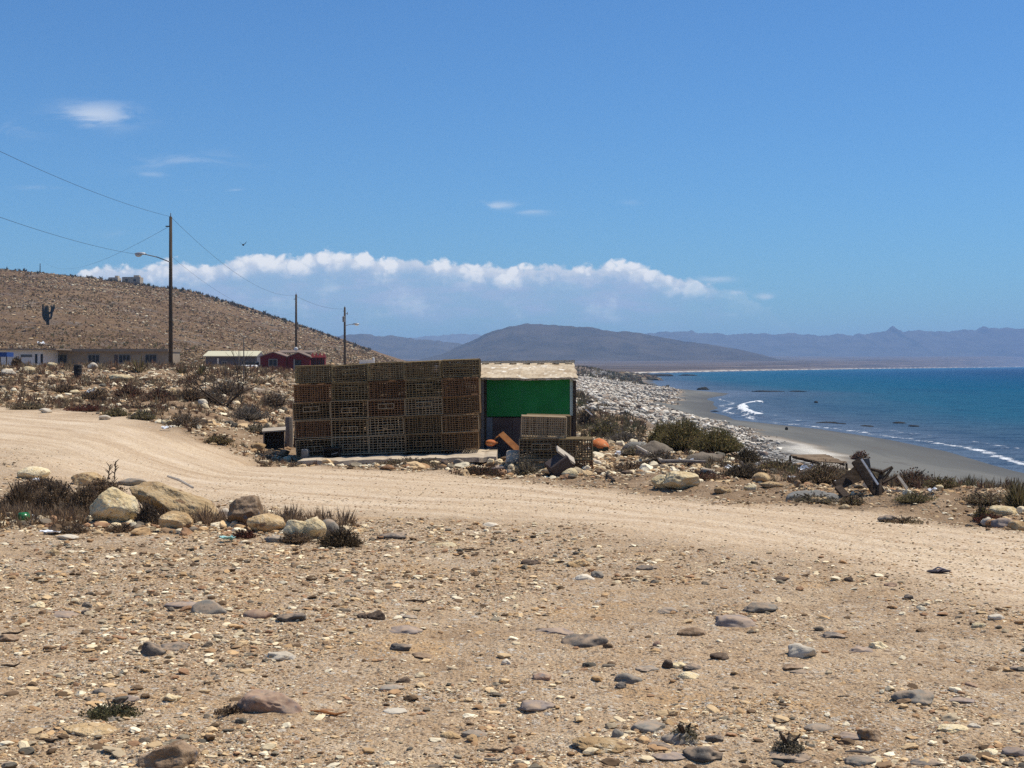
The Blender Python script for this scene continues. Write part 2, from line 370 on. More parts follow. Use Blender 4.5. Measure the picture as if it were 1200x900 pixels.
M['brown_wall'] = varmat('brown_wall', [(.05, .036, .033), (.085, .062, .055), (.11, .085, .07)], 4, .9, .4, .006)
M['blue_grey_wall'] = varmat('blue_grey_wall', [(.10, .115, .13), (.16, .18, .195)], 4, .8, .3, .006)
M['pale_strip'] = varmat('pale_strip', [(.34, .42, .36), (.46, .53, .46)], 5, .7, .2, .004)
M['orange_plastic'] = varmat('orange_plastic', [(.42, .10, .025), (.55, .19, .06)], 5, .7, .3, .008, spec=.2, spots=(.48, .34, .19), fine=(.30, .16, .08))
M['rust'] = varmat('rust', [(.20, .075, .025), (.30, .12, .04), (.36, .16, .055)], 6, .9, .5, .006)
M['black_plastic'] = varmat('black_plastic', [(.012, .010, .009), (.026, .022, .02)], 6, .6, .3, .006, spec=.2)
M['green_plastic'] = varmat('green_plastic', [(.01, .12, .03), (.02, .20, .05)], 6, .25, .1, .004, spec=.5)
M['teal_plastic'] = varmat('teal_plastic', [(.20, .42, .40), (.28, .52, .48)], 6, .5, .2, .004, spec=.4)
M['tarp_grey'] = varmat('tarp_grey', [(.12, .115, .10), (.18, .17, .15), (.24, .225, .20)], 3, .95, .9, .03, spots=(.15, .17, .12))
M['cloth_brown'] = varmat('cloth_brown', [(.13, .10, .075), (.18, .145, .105), (.22, .18, .13)], 4, .95, .8, .03)
M['net_green'] = varmat('net_green', [(.035, .05, .036), (.06, .075, .05)], 8, .95, .9, .02)
M['cactus'] = varmat('cactus', [(.014, .013, .008), (.028, .025, .014)], 4, .9, .5, .02)
M['bird_dark'] = varmat('bird_dark', [(.02, .02, .022), (.04, .038, .036)], 8, .9, 0)
M['reef_rock'] = varmat('reef_rock', [(.008, .008, .008), (.018, .017, .015)], 1, .8, .8, .1)
M['glass_lamp'] = varmat('glass_lamp', [(.55, .57, .55), (.66, .67, .64)], 5, .3, 0, spec=.5)
M['sandal_dark'] = varmat('sandal_dark', [(.03, .024, .028), (.05, .042, .048)], 9, .8, .2, .003)
M['sandal_strap'] = varmat('sandal_strap', [(.17, .14, .16), (.22, .19, .21)], 9, .7, .1, .003)
WIRE = []
for i, (nm, a, b) in enumerate([('wire_rust', (.17, .105, .06), (.28, .185, .105)), ('wire_brown', (.17, .12, .072), (.29, .215, .13)),
                                ('wire_olive', (.165, .13, .078), (.28, .225, .14)), ('wire_grey', (.26, .205, .14), (.40, .33, .24)),
                                ('wire_redrust', (.16, .09, .052), (.26, .155, .09)), ('wire_green', (.15, .125, .08), (.265, .225, .15)), ('wire_inner_shade', (.05, .034, .02), (.095, .066, .04))]):  # the last, darkest wire has the stack's interior shade in its colour
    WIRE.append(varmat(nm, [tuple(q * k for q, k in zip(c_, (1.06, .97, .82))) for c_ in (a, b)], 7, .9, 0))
M['netting'] = varmat('netting', [(.04, .022, .012), (.075, .043, .024)], 8, .95, 0)
M['netting_dark'] = varmat('netting_dark', [(.02, .012, .008), (.035, .022, .013)], 8, .95, 0)
M['netting_rust'] = varmat('netting_rust', [(.085, .05, .026), (.14, .085, .045)], 8, .95, 0)

# ------------------------------------------------------------------ mesh helpers
def np_mesh(name, V, Fc, mat=None, cols=None, smooth=False, attrs=None):
    me = bpy.data.meshes.new(name)
    V = np.ascontiguousarray(V, np.float32); Fc = np.ascontiguousarray(Fc, np.int32)
    k = Fc.shape[1]
    me.vertices.add(len(V)); me.vertices.foreach_set('co', V.ravel())
    me.loops.add(Fc.size); me.loops.foreach_set('vertex_index', Fc.ravel())
    me.polygons.add(len(Fc)); me.polygons.foreach_set('loop_start', np.arange(0, Fc.size, k, dtype=np.int32))
    me.polygons.foreach_set('use_smooth', np.full(len(Fc), smooth, bool))
    me.update(calc_edges=True)
    if cols is not None:
        a = me.color_attributes.new('col', 'FLOAT_COLOR', 'POINT')
        c4 = np.ones((len(V), 4), np.float32); c4[:, :3] = cols
        a.data.foreach_set('color', c4.ravel())
    if attrs:
        for nm, arr in attrs.items():
            a = me.attributes.new(nm, 'FLOAT', 'POINT'); a.data.foreach_set('value', np.ascontiguousarray(arr, np.float32))
    if mat: me.materials.append(mat)
    return me

def link(name, me, parent=None, loc=None):
    o = bpy.data.objects.new(name, me); COL.objects.link(o)
    if parent is not None: o.parent = parent
    if loc is not None: o.location = loc
    return o

def tag(o, label=None, cat=None, group=None, kind=None):
    if label: o['label'] = label
    if cat: o['category'] = cat
    if group: o['group'] = group
    if kind: o['kind'] = kind
    return o

def thing(name, label, cat, loc=(0, 0, 0), rz=0, group=None, rot=None):
    o = bpy.data.objects.new(name, None); COL.objects.link(o)
    o.empty_display_size = .2
    o.location = loc; o.rotation_euler = rot if rot else (0, 0, rz)
    return tag(o, label, cat, group)

class MB:
    def __init__(s): s.v = []; s.f = []
    def add(s, vs, fs):
        b = len(s.v); s.v += [tuple(v) for v in vs]; s.f += [tuple(i + b for i in f) for f in fs]
    def box(s, c, d, rot=None, jit=0):
        vs = []
        for x in (-1, 1):
            for y in (-1, 1):
                for z in (-1, 1):
                    v = Vector((x * d[0] / 2 + random.uniform(-jit, jit), y * d[1] / 2 + random.uniform(-jit, jit), z * d[2] / 2 + random.uniform(-jit, jit)))
                    if rot is not None: v = rot @ v
                    vs.append(v + Vector(c))
        s.add(vs, [(0, 1, 3, 2), (4, 6, 7, 5), (0, 4, 5, 1), (2, 3, 7, 6), (0, 2, 6, 4), (1, 5, 7, 3)])
        return s
    def bar(s, a, b, r, r2=None, n=4, cap=True):
        a = Vector(a); b = Vector(b); r2 = r if r2 is None else r2
        d = (b - a).normalized(); u = d.orthogonal().normalized(); w = d.cross(u)
        vs = []
        for p, q in ((a, r), (b, r2)):
            for i in range(n):
                t = 2 * math.pi * (i + .5) / n
                vs.append(p + (u * math.cos(t) + w * math.sin(t)) * q)
        fs = [(i, (i + 1) % n, n + (i + 1) % n, n + i) for i in range(n)]
        if cap: fs += [tuple(range(n - 1, -1, -1)), tuple(range(n, 2 * n))]
        s.add(vs, fs); return s
    def plank(s, a, b, w, t, up=(0, 0, 1)):
        a = Vector(a); b = Vector(b); d = b - a; L = d.length; d.normalize()
        u = d.cross(Vector(up))
        if u.length < 1e-3: u = d.orthogonal()
        u.normalize(); n = u.cross(d)
        R = Matrix((d, u, n)).transposed()
        return s.box((a + b) / 2, (L, w, t), R)
    def tube(s, pts, rs, n=8):
        base = len(s.v); k = len(pts)
        pts = [Vector(p) for p in pts]
        u = None
        for i in range(k):
            d = (pts[min(i + 1, k - 1)] - pts[max(i - 1, 0)]).normalized()
            u = (u - d * u.dot(d)).normalized() if u is not None else d.orthogonal().normalized()
            w = d.cross(u); r = rs[i] if hasattr(rs, '__len__') else rs
            for j in range(n):
                t = 2 * math.pi * j / n
                s.v.append(tuple(pts[i] + (u * math.cos(t) + w * math.sin(t)) * r))
        for i in range(k - 1):
            for j in range(n):
                s.f.append((base + i * n + j, base + i * n + (j + 1) % n, base + (i + 1) * n + (j + 1) % n, base + (i + 1) * n + j))
        s.f.append(tuple(base + j for j in range(n - 1, -1, -1))); s.f.append(tuple(base + (k - 1) * n + j for j in range(n)))
        return s
    def mesh(s, name, mat=None, smooth=False, bevel=0):
        me = bpy.data.meshes.new(name); me.from_pydata(s.v, [], s.f)
        if bevel:
            bm = bmesh.new(); bm.from_mesh(me)
            bmesh.ops.bevel(bm, geom=bm.edges[:], offset=bevel, segments=1, affect='EDGES'); bm.to_mesh(me); bm.free()
        me.update()
        if smooth: me.polygons.foreach_set('use_smooth', [True] * len(me.polygons))
        if mat: me.materials.append(mat)
        return me
    def build(s, name, mat, parent=None, loc=None, smooth=False, bevel=0):
        return link(name, s.mesh(name, mat, smooth, bevel), parent, loc)

_ICO = {}
def ico(sub):
    if sub not in _ICO:
        bm = bmesh.new(); bmesh.ops.create_icosphere(bm, subdivisions=sub, radius=1)
        bm.verts.ensure_lookup_table()
        _ICO[sub] = (np.array([v.co[:] for v in bm.verts]), np.array([[v.index for v in f.verts] for f in bm.faces]))
        bm.free()
    return _ICO[sub]

def rock_mesh(name, dims, seed, mat, sub=4, amp=.22, facets=7, fine=.03, box=.0):
    V, Fc = ico(sub); V = V.copy()
    rg = np.random.default_rng(seed)
    if box > 0:
        m = np.max(np.abs(V), axis=1, keepdims=True); V = V * (1 - box) + box * V / m * .82
    for k in range(facets):
        n = rg.normal(size=3); n /= np.linalg.norm(n); c = rg.uniform(.62, .9)
        d = V @ n - c; V = V - np.where(d > 0, d * .88, 0)[:, None] * n
    n0 = V / np.linalg.norm(V, axis=1, keepdims=True)
    V = V + n0 * (amp * fbm3(n0 * 1.3 + seed * 3.1, 3, seed))[:, None]
    V = V + n0 * (fine * fbm3(n0 * 7 + seed * 1.7, 3, seed + 9))[:, None]
    mn = V.min(0); mx = V.max(0); V = (V - (mn + mx) / 2) / ((mx - mn) / 2)
    V = V * np.array(dims) / 2
    return np_mesh(name, V, Fc, mat, smooth=True)

_sd = [100]
def rock(px, py, w, h, mat, label, cat='stone', name='stone', depth=None, sink=.25, sub=4, amp=.2, facets=7, fine=.03, rz=None, tilt=(0, 0), box=0, group=None, mat2=None):
    """a stone whose foot the photo shows at (px, py), w by h photo pixels large"""
    _sd[0] += 1
    if sub == 3: facets, amp, fine = 11, max(amp, .3), .06
    p = at(px, py); s = p.y / F
    W = w * s; Hh = h * s; D = (depth if depth else 1.0) * W * .8
    Hh = max(.42 * Hh, Hh - .75 * D * (py - HOR) / F)
    p = p + Vector((0, D * .35, 0))
    me = rock_mesh(name, (W, D, Hh * (1 + sink)), _sd[0], M[mat], sub, amp, facets, fine, box)
    z = hz(p.x, p.y)
    if p.y < 15.5 and w >= 18 and sink >= .5: z -= .30 * h * s * .8
    o = link(name, me, None, (p.x, p.y, z + Hh * (1 + sink) / 2 - Hh * sink))
    r = random.Random(_sd[0])
    o.rotation_euler = (tilt[0], tilt[1], r.uniform(-.25, .25) if rz is None else rz)
    return tag(o, label, cat, group)

# ------------------------------------------------------------------ ground sheet
def fan(rows, uin=.42, du=.0016, umax=4.2, ybase=3.0):
    u = np.arange(-uin, uin + 1e-6, du)
    o = [uin]; st = du
    while o[-1] < umax: st *= 1.09; o.append(o[-1] + st)
    o = np.array(o[1:]); u = np.concatenate([-o[::-1], u, o])
    Y, U = np.meshgrid(rows, u, indexing='ij')
    X = U * np.maximum(Y, ybase)
    nr, nc = X.shape
    i = np.arange(nr * nc).reshape(nr, nc)
    Fc = np.stack([i[:-1, :-1], i[:-1, 1:], i[1:, 1:], i[1:, :-1]], -1).reshape(-1, 4)
    return X.ravel(), Y.ravel(), Fc

rows = list(np.linspace(-14, 2.8, 30)); y = 3.0
while y < 10500:
    rows.append(y); y += min(.00085 * y * y, (.011 if y < 900 else .02) * y)
X, Y, Fc = fan(np.array(rows))
Z = H(X, Y)
road, rs, t = zones(X, Y)
e = np.interp(Y, EYv, EXv); w = np.interp(Y, [0, 34, 100, 200, 900, 1500, 14000], [3.6, 4, 14, 22, 34, 60, 60])
kk = sstep(0, 1, (X - e) / w)
jt = fbm2(X * .2, Y * .2, 3, 90) * 2.5
wtl = wet_limit(Y)
wet = 1 - sstep(wtl - 1, wtl + 1.5, t + jt * .8)
dry = sstep(wtl - 1, wtl + 1.5, t + jt * .8) * np.where(Y < 70, sstep(.55, .9, kk), 1 - sstep(12, 15.5, t + jt)) * np.where(Y > 1000, 1 - sstep(5, 12, t), 1 - sstep(105, 125, Y))
cob = np.where(Y > 58, 1, 0) * sstep(wtl, wtl + 2.5, t + jt) * sstep(.02, .3, kk + .1 * jt) * (1 - sstep(700, 1100, Y))
xh = np.interp(X, RX, RZ) - 1.6
hillm = sstep(205, 260, Y) * sstep(-.5, 1.5, xh) * (1 - sstep(900, 1300, Y))
field = np.clip(sstep(.97, 1.1, rs) * (1 - road) * (1 - sstep(150, 200, Y)), 0, 1)
far = sstep(260, 480, Y) * (1 - hillm)
me = np_mesh('ground', np.stack([X, Y, Z], 1), Fc, None, smooth=True,
             attrs=dict(tsea=t, road=road, rs=rs, wet=wet, dry=dry, cob=cob, hillm=hillm, field=field, far=far))

def ground_material():
    m, nt, bs = newmat('ground_dirt')
    g = nt.new('ShaderNodeNewGeometry').outputs['Position']
    A = {k: nt.attr(k) for k in ('road', 'rs', 'wet', 'dry', 'cob', 'hillm', 'field', 'far')}
    big = nt.noise(g, .35, 5, .6); mid = nt.noise(g, 2.2, 6, .65); fin = nt.noise(g, 16, 5, .7); vf = nt.noise(g, 70, 3, .7)
    dirt = nt.ramp(mid, [(.3, (.335, .215, .117)), (.5, (.49, .342, .20)), (.7, (.63, .475, .305))])
    dirt = nt.mix(nt.ss(big, .42, .62), dirt, nt.mix(.5, dirt, (.54, .37, .215)))
    dirt = nt.mix(nt.ss(nt.noise(g, .8, 4, .6), .52, .70), dirt, (.54, .345, .17))
    # grit: small dark and pale grains, each a voronoi cell
    for sc, th, th2 in ((17, .12, .86), (38, .27, .68), (85, .28, .68), (190, .3, .72)):
        cell = nt.vor(g, sc, out='Color'); dist = nt.vor(g, sc)
        sp = nt.new('ShaderNodeSeparateColor'); nt.l.new(cell, sp.inputs[0])
        inn = nt.ss(dist, .48, .30)
        grit = nt.ramp(sp.outputs[1], [(0, (.60, .52, .40)), (.5, (.50, .40, .29)), (.8, (.66, .60, .50))])
        gm = nt.math('MULTIPLY', nt.math('GREATER_THAN', sp.outputs[0], th2), inn)
        dm = nt.math('MULTIPLY', nt.math('LESS_THAN', sp.outputs[0], th), inn)
        patch = nt.math('MULTIPLY_ADD', nt.ss(nt.noise(g, 1.3, 4, .6), .35, .6), .7, .3)
        dirt = nt.mix(nt.math('MULTIPLY', gm, patch), dirt, grit)
        dirt = nt.mix(nt.math('MULTIPLY', dm, .7), dirt, (.13, .08, .05))
    # track
    st = nt.new('ShaderNodeCombineXYZ'); nt.l.new(nt.math('MULTIPLY', A['rs'], 15), st.inputs[0])
    sx = nt.new('ShaderNodeSeparateXYZ'); nt.l.new(g, sx.inputs[0]); nt.l.new(nt.math('MULTIPLY', sx.outputs[0], .22), st.inputs[1])
    streak = nt.noise(st.outputs[0], 1.0, 5, .65)
    track = nt.ramp(streak, [(.30, (.42, .29, .17)), (.46, (.56, .415, .265)), (.58, (.63, .485, .32)), (.72, (.69, .55, .385))])
    track = nt.mix(nt.ss(fin, .5, .72), track, nt.mix(.6, track, (.38, .27, .18)))
    track = nt.mix(nt.math('MULTIPLY', nt.ss(vf, .6, .7), .4), track, (.27, .18, .12))
    for sc in (26, 60):
        cell = nt.new('ShaderNodeSeparateColor'); nt.l.new(nt.vor(g, sc, out='Color'), cell.inputs[0]); inn = nt.ss(nt.vor(g, sc), .45, .28)
        track = nt.mix(nt.math('MULTIPLY', nt.math('GREATER_THAN', cell.outputs[0], .84), inn), track, (.70, .60, .47))
        track = nt.mix(nt.math('MULTIPLY', nt.math('LESS_THAN', cell.outputs[0], .2), inn), track, (.22, .15, .10))
    wob = nt.math('MULTIPLY', nt.math('SUBTRACT', nt.noise(g, .25, 3, .5), .5), .12)
    rr_ = nt.math('ADD', A['rs'], wob)
    for r0 in (.22, .36, .60, .74):
        dd = nt.math('ABSOLUTE', nt.math('SUBTRACT', rr_, r0))
        tr = nt.math('MULTIPLY', nt.ss(dd, .045, .012), nt.ss(nt.noise(g, .5, 4, .6), .38, .58))
        track = nt.mix(nt.math('MULTIPLY', tr, .3), track, (.70, .575, .425))
        ed = nt.math('MULTIPLY', nt.ss(nt.math('ABSOLUTE', nt.math('SUBTRACT', dd, .055)), .018, .004), nt.ss(nt.noise(g, 2.5, 4, .6), .42, .6))
        track = nt.mix(nt.math('MULTIPLY', ed, .2), track, (.36, .245, .15))
    c = nt.mix(A['road'], dirt, track)
    # rubble field
    fieldc = nt.ramp(nt.noise(g, 1.6, 6, .7), [(.3, (.16, .10, .055)), (.5, (.27, .18, .105)), (.7, (.42, .305, .195))])
    c = nt.mix(nt.math('MULTIPLY', A['field'], .85), c, fieldc)
    # hillside
    hn = nt.math('ADD', nt.math('MULTIPLY', nt.noise(g, .11, 6, .65), .6), nt.math('MULTIPLY', nt.noise(nt.mapping(g, (.035, .012, .05), rot=(0, 0, .5)), 1, 6, .65), .4))
    hillc = nt.ramp(hn, [(.34, (.09, .052, .026)), (.5, (.155, .094, .047)), (.66, (.24, .155, .08))])
    hillc = nt.mix(nt.ss(nt.noise(g, .5, 4, .7), .54, .66), hillc, (.095, .07, .045))
    c = nt.mix(A['hillm'], c, hillc)
    # beach
    cobn = nt.vor(g, 1.7, out='Color'); sp = nt.new('ShaderNodeSeparateColor'); nt.l.new(cobn, sp.inputs[0])
    cobc = nt.ramp(sp.outputs[0], [(0, (.15, .14, .13)), (.5, (.34, .32, .285)), (1, (.52, .50, .46))])
    cobc = nt.mix(nt.ss(nt.vor(g, 1.7), .3, .55), cobc, (.07, .062, .055))
    c = nt.mix(A['cob'], c, cobc)
    c = nt.mix(A['dry'], c, nt.mix(nt.ss(mid, .4, .6), (.54, .50, .42), (.64, .60, .52)))
    wetc = nt.mix(nt.ss(nt.noise(nt.mapping(g, (.12, .03, 1)), 1, 4, .6), .4, .6), (.105, .098, .078), (.15, .14, .112))
    tse = nt.math('ADD', nt.attr('tsea'), nt.math('MULTIPLY', nt.noise(nt.mapping(g, (.25, .08, 1)), 1, 5, .6), 6))
    wetc = nt.mix(nt.ss(tse, 9, 1.5), wetc, (.075, .07, .058))
    wetc = nt.mix(nt.math('MULTIPLY', nt.ss(nt.noise(nt.mapping(g, (.5, .12, 1)), 1, 5, .7), .57, .66), .6), wetc, (.095, .08, .06))
    c = nt.mix(A['wet'], c, wetc)
    farc = nt.ramp(nt.noise(nt.mapping(g, (.006, .0022, 1)), 1, 6, .65), [(.35, (.045, .034, .028)), (.5, (.095, .068, .052)), (.64, (.18, .13, .10))])
    keep = nt.math('MAXIMUM', A['wet'], nt.math('MAXIMUM', A['dry'], A['cob']))
    c = nt.mix(nt.math('MULTIPLY', A['far'], nt.math('SUBTRACT', 1, keep, clamp=True)), c, farc)
    nt.put(bs.inputs['Base Color'], c)
    nt.put(bs.inputs['Roughness'], nt.math('MULTIPLY_ADD', A['wet'], -.25, .95))
    nt.put(bs.inputs['Specular IOR Level'], nt.math('MULTIPLY_ADD', A['wet'], .1, .1))
    rough_amt = nt.math('SUBTRACT', 1, nt.math('MAXIMUM', A['wet'], nt.math('MULTIPLY', A['road'], .55)), clamp=True)
    h = nt.math('ADD', nt.math('MULTIPLY', fin, .06), nt.math('ADD', nt.math('MULTIPLY', vf, .018), nt.math('ADD', nt.math('MULTIPLY', nt.math('SUBTRACT', .5, nt.vor(g, 46)), .022), nt.math('MULTIPLY', nt.math('SUBTRACT', .5, nt.vor(g, 17)), .03))))
    h = nt.math('MULTIPLY', h, rough_amt)
    nt.l.new(nt.bump(h, .75, 1.0), bs.inputs['Normal'])
    return m
me.materials.append(ground_material())
ground = tag(link('ground', me), 'pale sandy dirt ground with a worn vehicle track running down to the beach', 'ground', kind='structure')

# ------------------------------------------------------------------ sea
rows = [40.0]
while rows[-1] < 10500: rows.append(rows[-1] + min(.0011 * rows[-1] ** 2 / 2.5, .012 * rows[-1]))
rows = np.array(rows)
Xs, Ys, Fs = fan(rows, .42, .0022, 2.4, 3)
c = coast(Ys); ts = Xs - c                       # metres out from the water's edge
keepv = ts > -14
fk = keepv[Fs].all(1)
Fs = Fs[fk]
used = np.unique(Fs); remap = -np.ones(len(Xs), int); remap[used] = np.arange(len(used))
Xs, Ys, ts, Fs = Xs[used], Ys[used], ts[used], remap[Fs]
damp = 1 - sstep(150, 900, Ys)
Zs = SEA + .05 * damp * fbm2(Xs * .28 + Ys * .05, Ys * .5, 3, 120) * sstep(0, 20, ts)
wl1 = 6.5 + 2.5 * vn2(Ys / 30, Ys * 0, 130); wl2 = 2.2 + 1.2 * vn2(Ys / 17, Ys * 0, 131)
fb = np.exp(-((ts - wl1) / .8) ** 2) * sstep(-.3, .5, vn2(Ys / 5, Ys * 0, 133) + .1) * (1 - sstep(200, 300, Ys)) * .34
fb2 = np.exp(-((ts - wl2) / .6) ** 2) * (1 - sstep(240, 420, Ys)) * (.56 + .16 * vn2(Ys / 4.0, Ys * 0, 139))
# the one breaking wave off the point
pts = [pt(868, 484, 210), pt(872, 478, 228), pt(882, 474, 246), pt(892, 473, 252)]
pts = [(6.6 * F / (q - HOR) * (p - 600) / F, 6.6 * F / (q - HOR)) for p, q in ((890, 489), (878, 486), (869, 481), (872, 476.5), (882, 474.5), (891, 474))]
brk = np.full(len(Xs), 1e9)
for (x0, y0), (x1, y1) in zip(pts[:-1], pts[1:]):
    dx, dy = x1 - x0, y1 - y0
    tt = np.clip(((Xs - x0) * dx + (Ys - y0) * dy) / (dx * dx + dy * dy), 0, 1)
    brk = np.minimum(brk, np.hypot((Xs - x0 - tt * dx), (Ys - y0 - tt * dy) * .6))
foam = np.clip(fb + fb2 + 1.3 * np.exp(-(brk / (.65 + .4 * vn2(Xs * .6, Ys * .2, 136))) ** 2), 0, 1.5)
Zs = Zs + .55 * np.exp(-(brk / 1.3) ** 2) + .16 * np.exp(-((ts - wl1) / 1.6) ** 2) * (1 - sstep(300, 420, Ys))
Zs = np.where(ts < 0, SEA - .02 * np.clip(-ts, 0, 20) , Zs)
me = np_mesh('sea', np.stack([Xs, Ys, Zs], 1), Fs, None, smooth=True, attrs=dict(foam=foam, out=ts))

def sea_material():
    m, nt, bs = newmat('sea_water')
    g = nt.new('ShaderNodeNewGeometry').outputs['Position']
    out = nt.attr('out'); foam = nt.attr('foam')
    lay = nt.mapping(g, (.012, .0035, 1))
    dist = nt.math('ADD', out, nt.math('MULTIPLY', nt.math('SUBTRACT', nt.noise(lay, 1, 4, .6), .35), 40))
    c = nt.ramp(nt.math('DIVIDE', dist, 300), [(.0, (.15, .19, .26)), (.055, (.075, .12, .18)), (.14, (.018, .105, .175)), (.32, (.001, .088, .168)), (.6, (.0004, .068, .160)), (1, (.0002, .042, .125))])  # lavender near-shore stops: shallow water plus its reflective sheen put into the colour
    patch = nt.noise(nt.mapping(g, (.05, .012, 1)), 1, 5, .6)
    c = nt.mix(nt.math('MULTIPLY', nt.ss(patch, .5, .68), .5), c, nt.mix(.5, c, (.001, .04, .11)))
    chop = nt.noise(nt.mapping(g, (.22, .42, 1)), 1, 5, .62)
    c = nt.mix(nt.math('MULTIPLY', nt.ss(chop, .48, .62), .65), c, nt.mix(.7, c, (.001, .03, .085)))
    c = nt.mix(nt.math('MULTIPLY', nt.ss(chop, .46, .36), .35), c, nt.mix(.3, c, (.05, .12, .17)))
    fn = nt.noise(nt.mapping(g, (.9, .5, 1)), 1, 6, .7)
    fm = nt.ss(nt.math('ADD', foam, nt.math('MULTIPLY', nt.math('SUBTRACT', fn, .5), 2.2)), .38, .72)
    c = nt.mix(fm, c, (.80, .82, .83))
    nt.put(bs.inputs['Base Color'], c)
    nt.put(bs.inputs['Roughness'], nt.math('MULTIPLY_ADD', fm, .5, .34))
    bs.inputs['IOR'].default_value = 1.12
    bs.inputs['Specular IOR Level'].default_value = .045
    h = nt.math('ADD', nt.noise(nt.mapping(g, (.55, 1.0, 1)), .55, 5, .62), nt.math('MULTIPLY', nt.noise(g, 2.2, 4, .6), .22))
    nt.l.new(nt.bump(h, 1.0, 1.6), bs.inputs['Normal'])
    return m
me.materials.append(sea_material())
tag(link('sea', me), 'blue sea of the bay with a white breaking wave and foam at the shore', 'sea', kind='structure')

# ------------------------------------------------------------------ far hills
def range_mesh(name, pxs, pys, dist, depth, base, cols, label, seed, rugged=.12, ny=40, step=1.5):
    px = np.arange(min(pxs), max(pxs) + .1, step)
    top = EYE + (HOR - np.interp(px, pxs, pys)) / F * dist
    x0 = (px - 600) / F * dist
    v = np.linspace(-1, 1, ny)
    Xg, Vg = np.meshgrid(x0, v, indexing='ij'); Tg = np.meshgrid(top, v, indexing='ij')[0]
    Yg = dist + Vg * depth
    s = np.clip(1 - np.abs(Vg), 0, 1); prof = s ** .85
    gul = np.abs(fbm2(Xg / (depth * .16), Yg / (depth * .5), 4, seed))
    Tg = Tg + dist / F * (.6 if dist < 5000 else 1.7) * fbm2(Xg / (dist / F * 7), Vg * 0, 4, seed + 7)
    Zg = base + (Tg - base) * prof * (1 - rugged * 2.2 * gul * s * (1 - s) * 4 * .6)
    Zg += (Tg - base) * rugged * .25 * fbm2(Xg / (depth * .06), Yg / (depth * .06), 3, seed + 3) * (s > 0) * s
    nr, nc = Xg.shape; i = np.arange(nr * nc).reshape(nr, nc)
    Fm = np.stack([i[:-1, :-1], i[1:, :-1], i[1:, 1:], i[:-1, 1:]], -1).reshape(-1, 4)
    m, nt, bs = newmat(name + '_earth')
    g = nt.new('ShaderNodeNewGeometry').outputs['Position']
    n = nt.noise(nt.mapping(g, (60 / depth * .12,) * 3), 1, 7, .65)
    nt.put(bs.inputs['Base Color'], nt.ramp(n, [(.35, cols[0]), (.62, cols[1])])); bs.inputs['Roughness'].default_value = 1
    bs.inputs['Specular IOR Level'].default_value = 0
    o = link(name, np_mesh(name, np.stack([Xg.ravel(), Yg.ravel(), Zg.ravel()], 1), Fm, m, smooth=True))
    return tag(o, label, 'hill', kind='structure')
range_mesh('mesa_hill', [480, 520, 540, 560, 578, 597, 620, 660, 690, 720, 745, 775, 805, 835, 862, 890, 905], [424, 414, 404, 395, 386, 380.5, 379.5, 380.5, 382, 387, 389, 394, 399, 404, 409, 415, 420], 3900, 700, -2,
           [(.040, .032, .026), (.085, .066, .052)], 'broad flat topped dark hill across the bay', 201, .34)
range_mesh('low_hills', [300, 360, 395, 420, 440, 470, 505, 530, 560, 600, 640], [412, 399, 393, 391, 392, 394, 398, 402, 406, 413, 420], 5200, 700, -2,
           [(.045, .036, .03), (.085, .068, .055)], 'low dark hills left of the flat topped hill', 205, .3)
range_mesh('far_mountains', [640, 700, 760, 780, 800, 830, 850, 870, 900, 925, 940, 960, 985, 1000, 1020, 1035, 1041, 1045.5, 1050, 1057, 1075, 1100, 1115, 1130, 1140, 1150, 1165, 1185, 1200, 1240, 1300, 1400, 1500],
           [398, 396, 391, 388, 388, 390, 391, 390.5, 391, 389.5, 391, 393, 390.5, 392, 390, 388, 387, 381.5, 386, 388, 387.5, 387, 388, 385.5, 386, 382.5, 384.5, 384, 385.5, 386, 389, 386, 392], 7600, 900, 20,
           [(.05, .04, .036), (.09, .075, .066)], 'hazy blue mountain range with a small knob across the bay', 209, .26)
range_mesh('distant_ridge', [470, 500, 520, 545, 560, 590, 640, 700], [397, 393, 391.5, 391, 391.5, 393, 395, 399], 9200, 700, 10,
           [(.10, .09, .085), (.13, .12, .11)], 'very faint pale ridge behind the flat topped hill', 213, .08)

# ------------------------------------------------------------------ scattered stones (countless)
def scatter_stones(name, x, y, size, cols, label, flat=(.35, .75), sink=.3, sub=1, seed=1, mat=None, cat='stones', cuts=4, smooth=False):
    big = size / np.maximum(y, 1) * 1480 > 5.5
    parts = []
    if (~big).any(): parts.append(stone_arrays(x[~big], y[~big], size[~big], cols[~big], flat, sink, 1, seed, cuts))
    if big.any(): parts.append(stone_arrays(x[big], y[big], size[big], cols[big], flat, sink, 3, seed + 1, 7))
    o = 0; Vs, Fs_, Cs = [], [], []
    for V, Fa, C in parts:
        Vs.append(V); Fs_.append(Fa + o); Cs.append(C); o += len(V)
    me = np_mesh(name, np.concatenate(Vs), np.concatenate(Fs_), mat or M_STONES, np.concatenate(Cs), smooth=smooth)
    return tag(link(name, me), label, cat, kind='stuff')

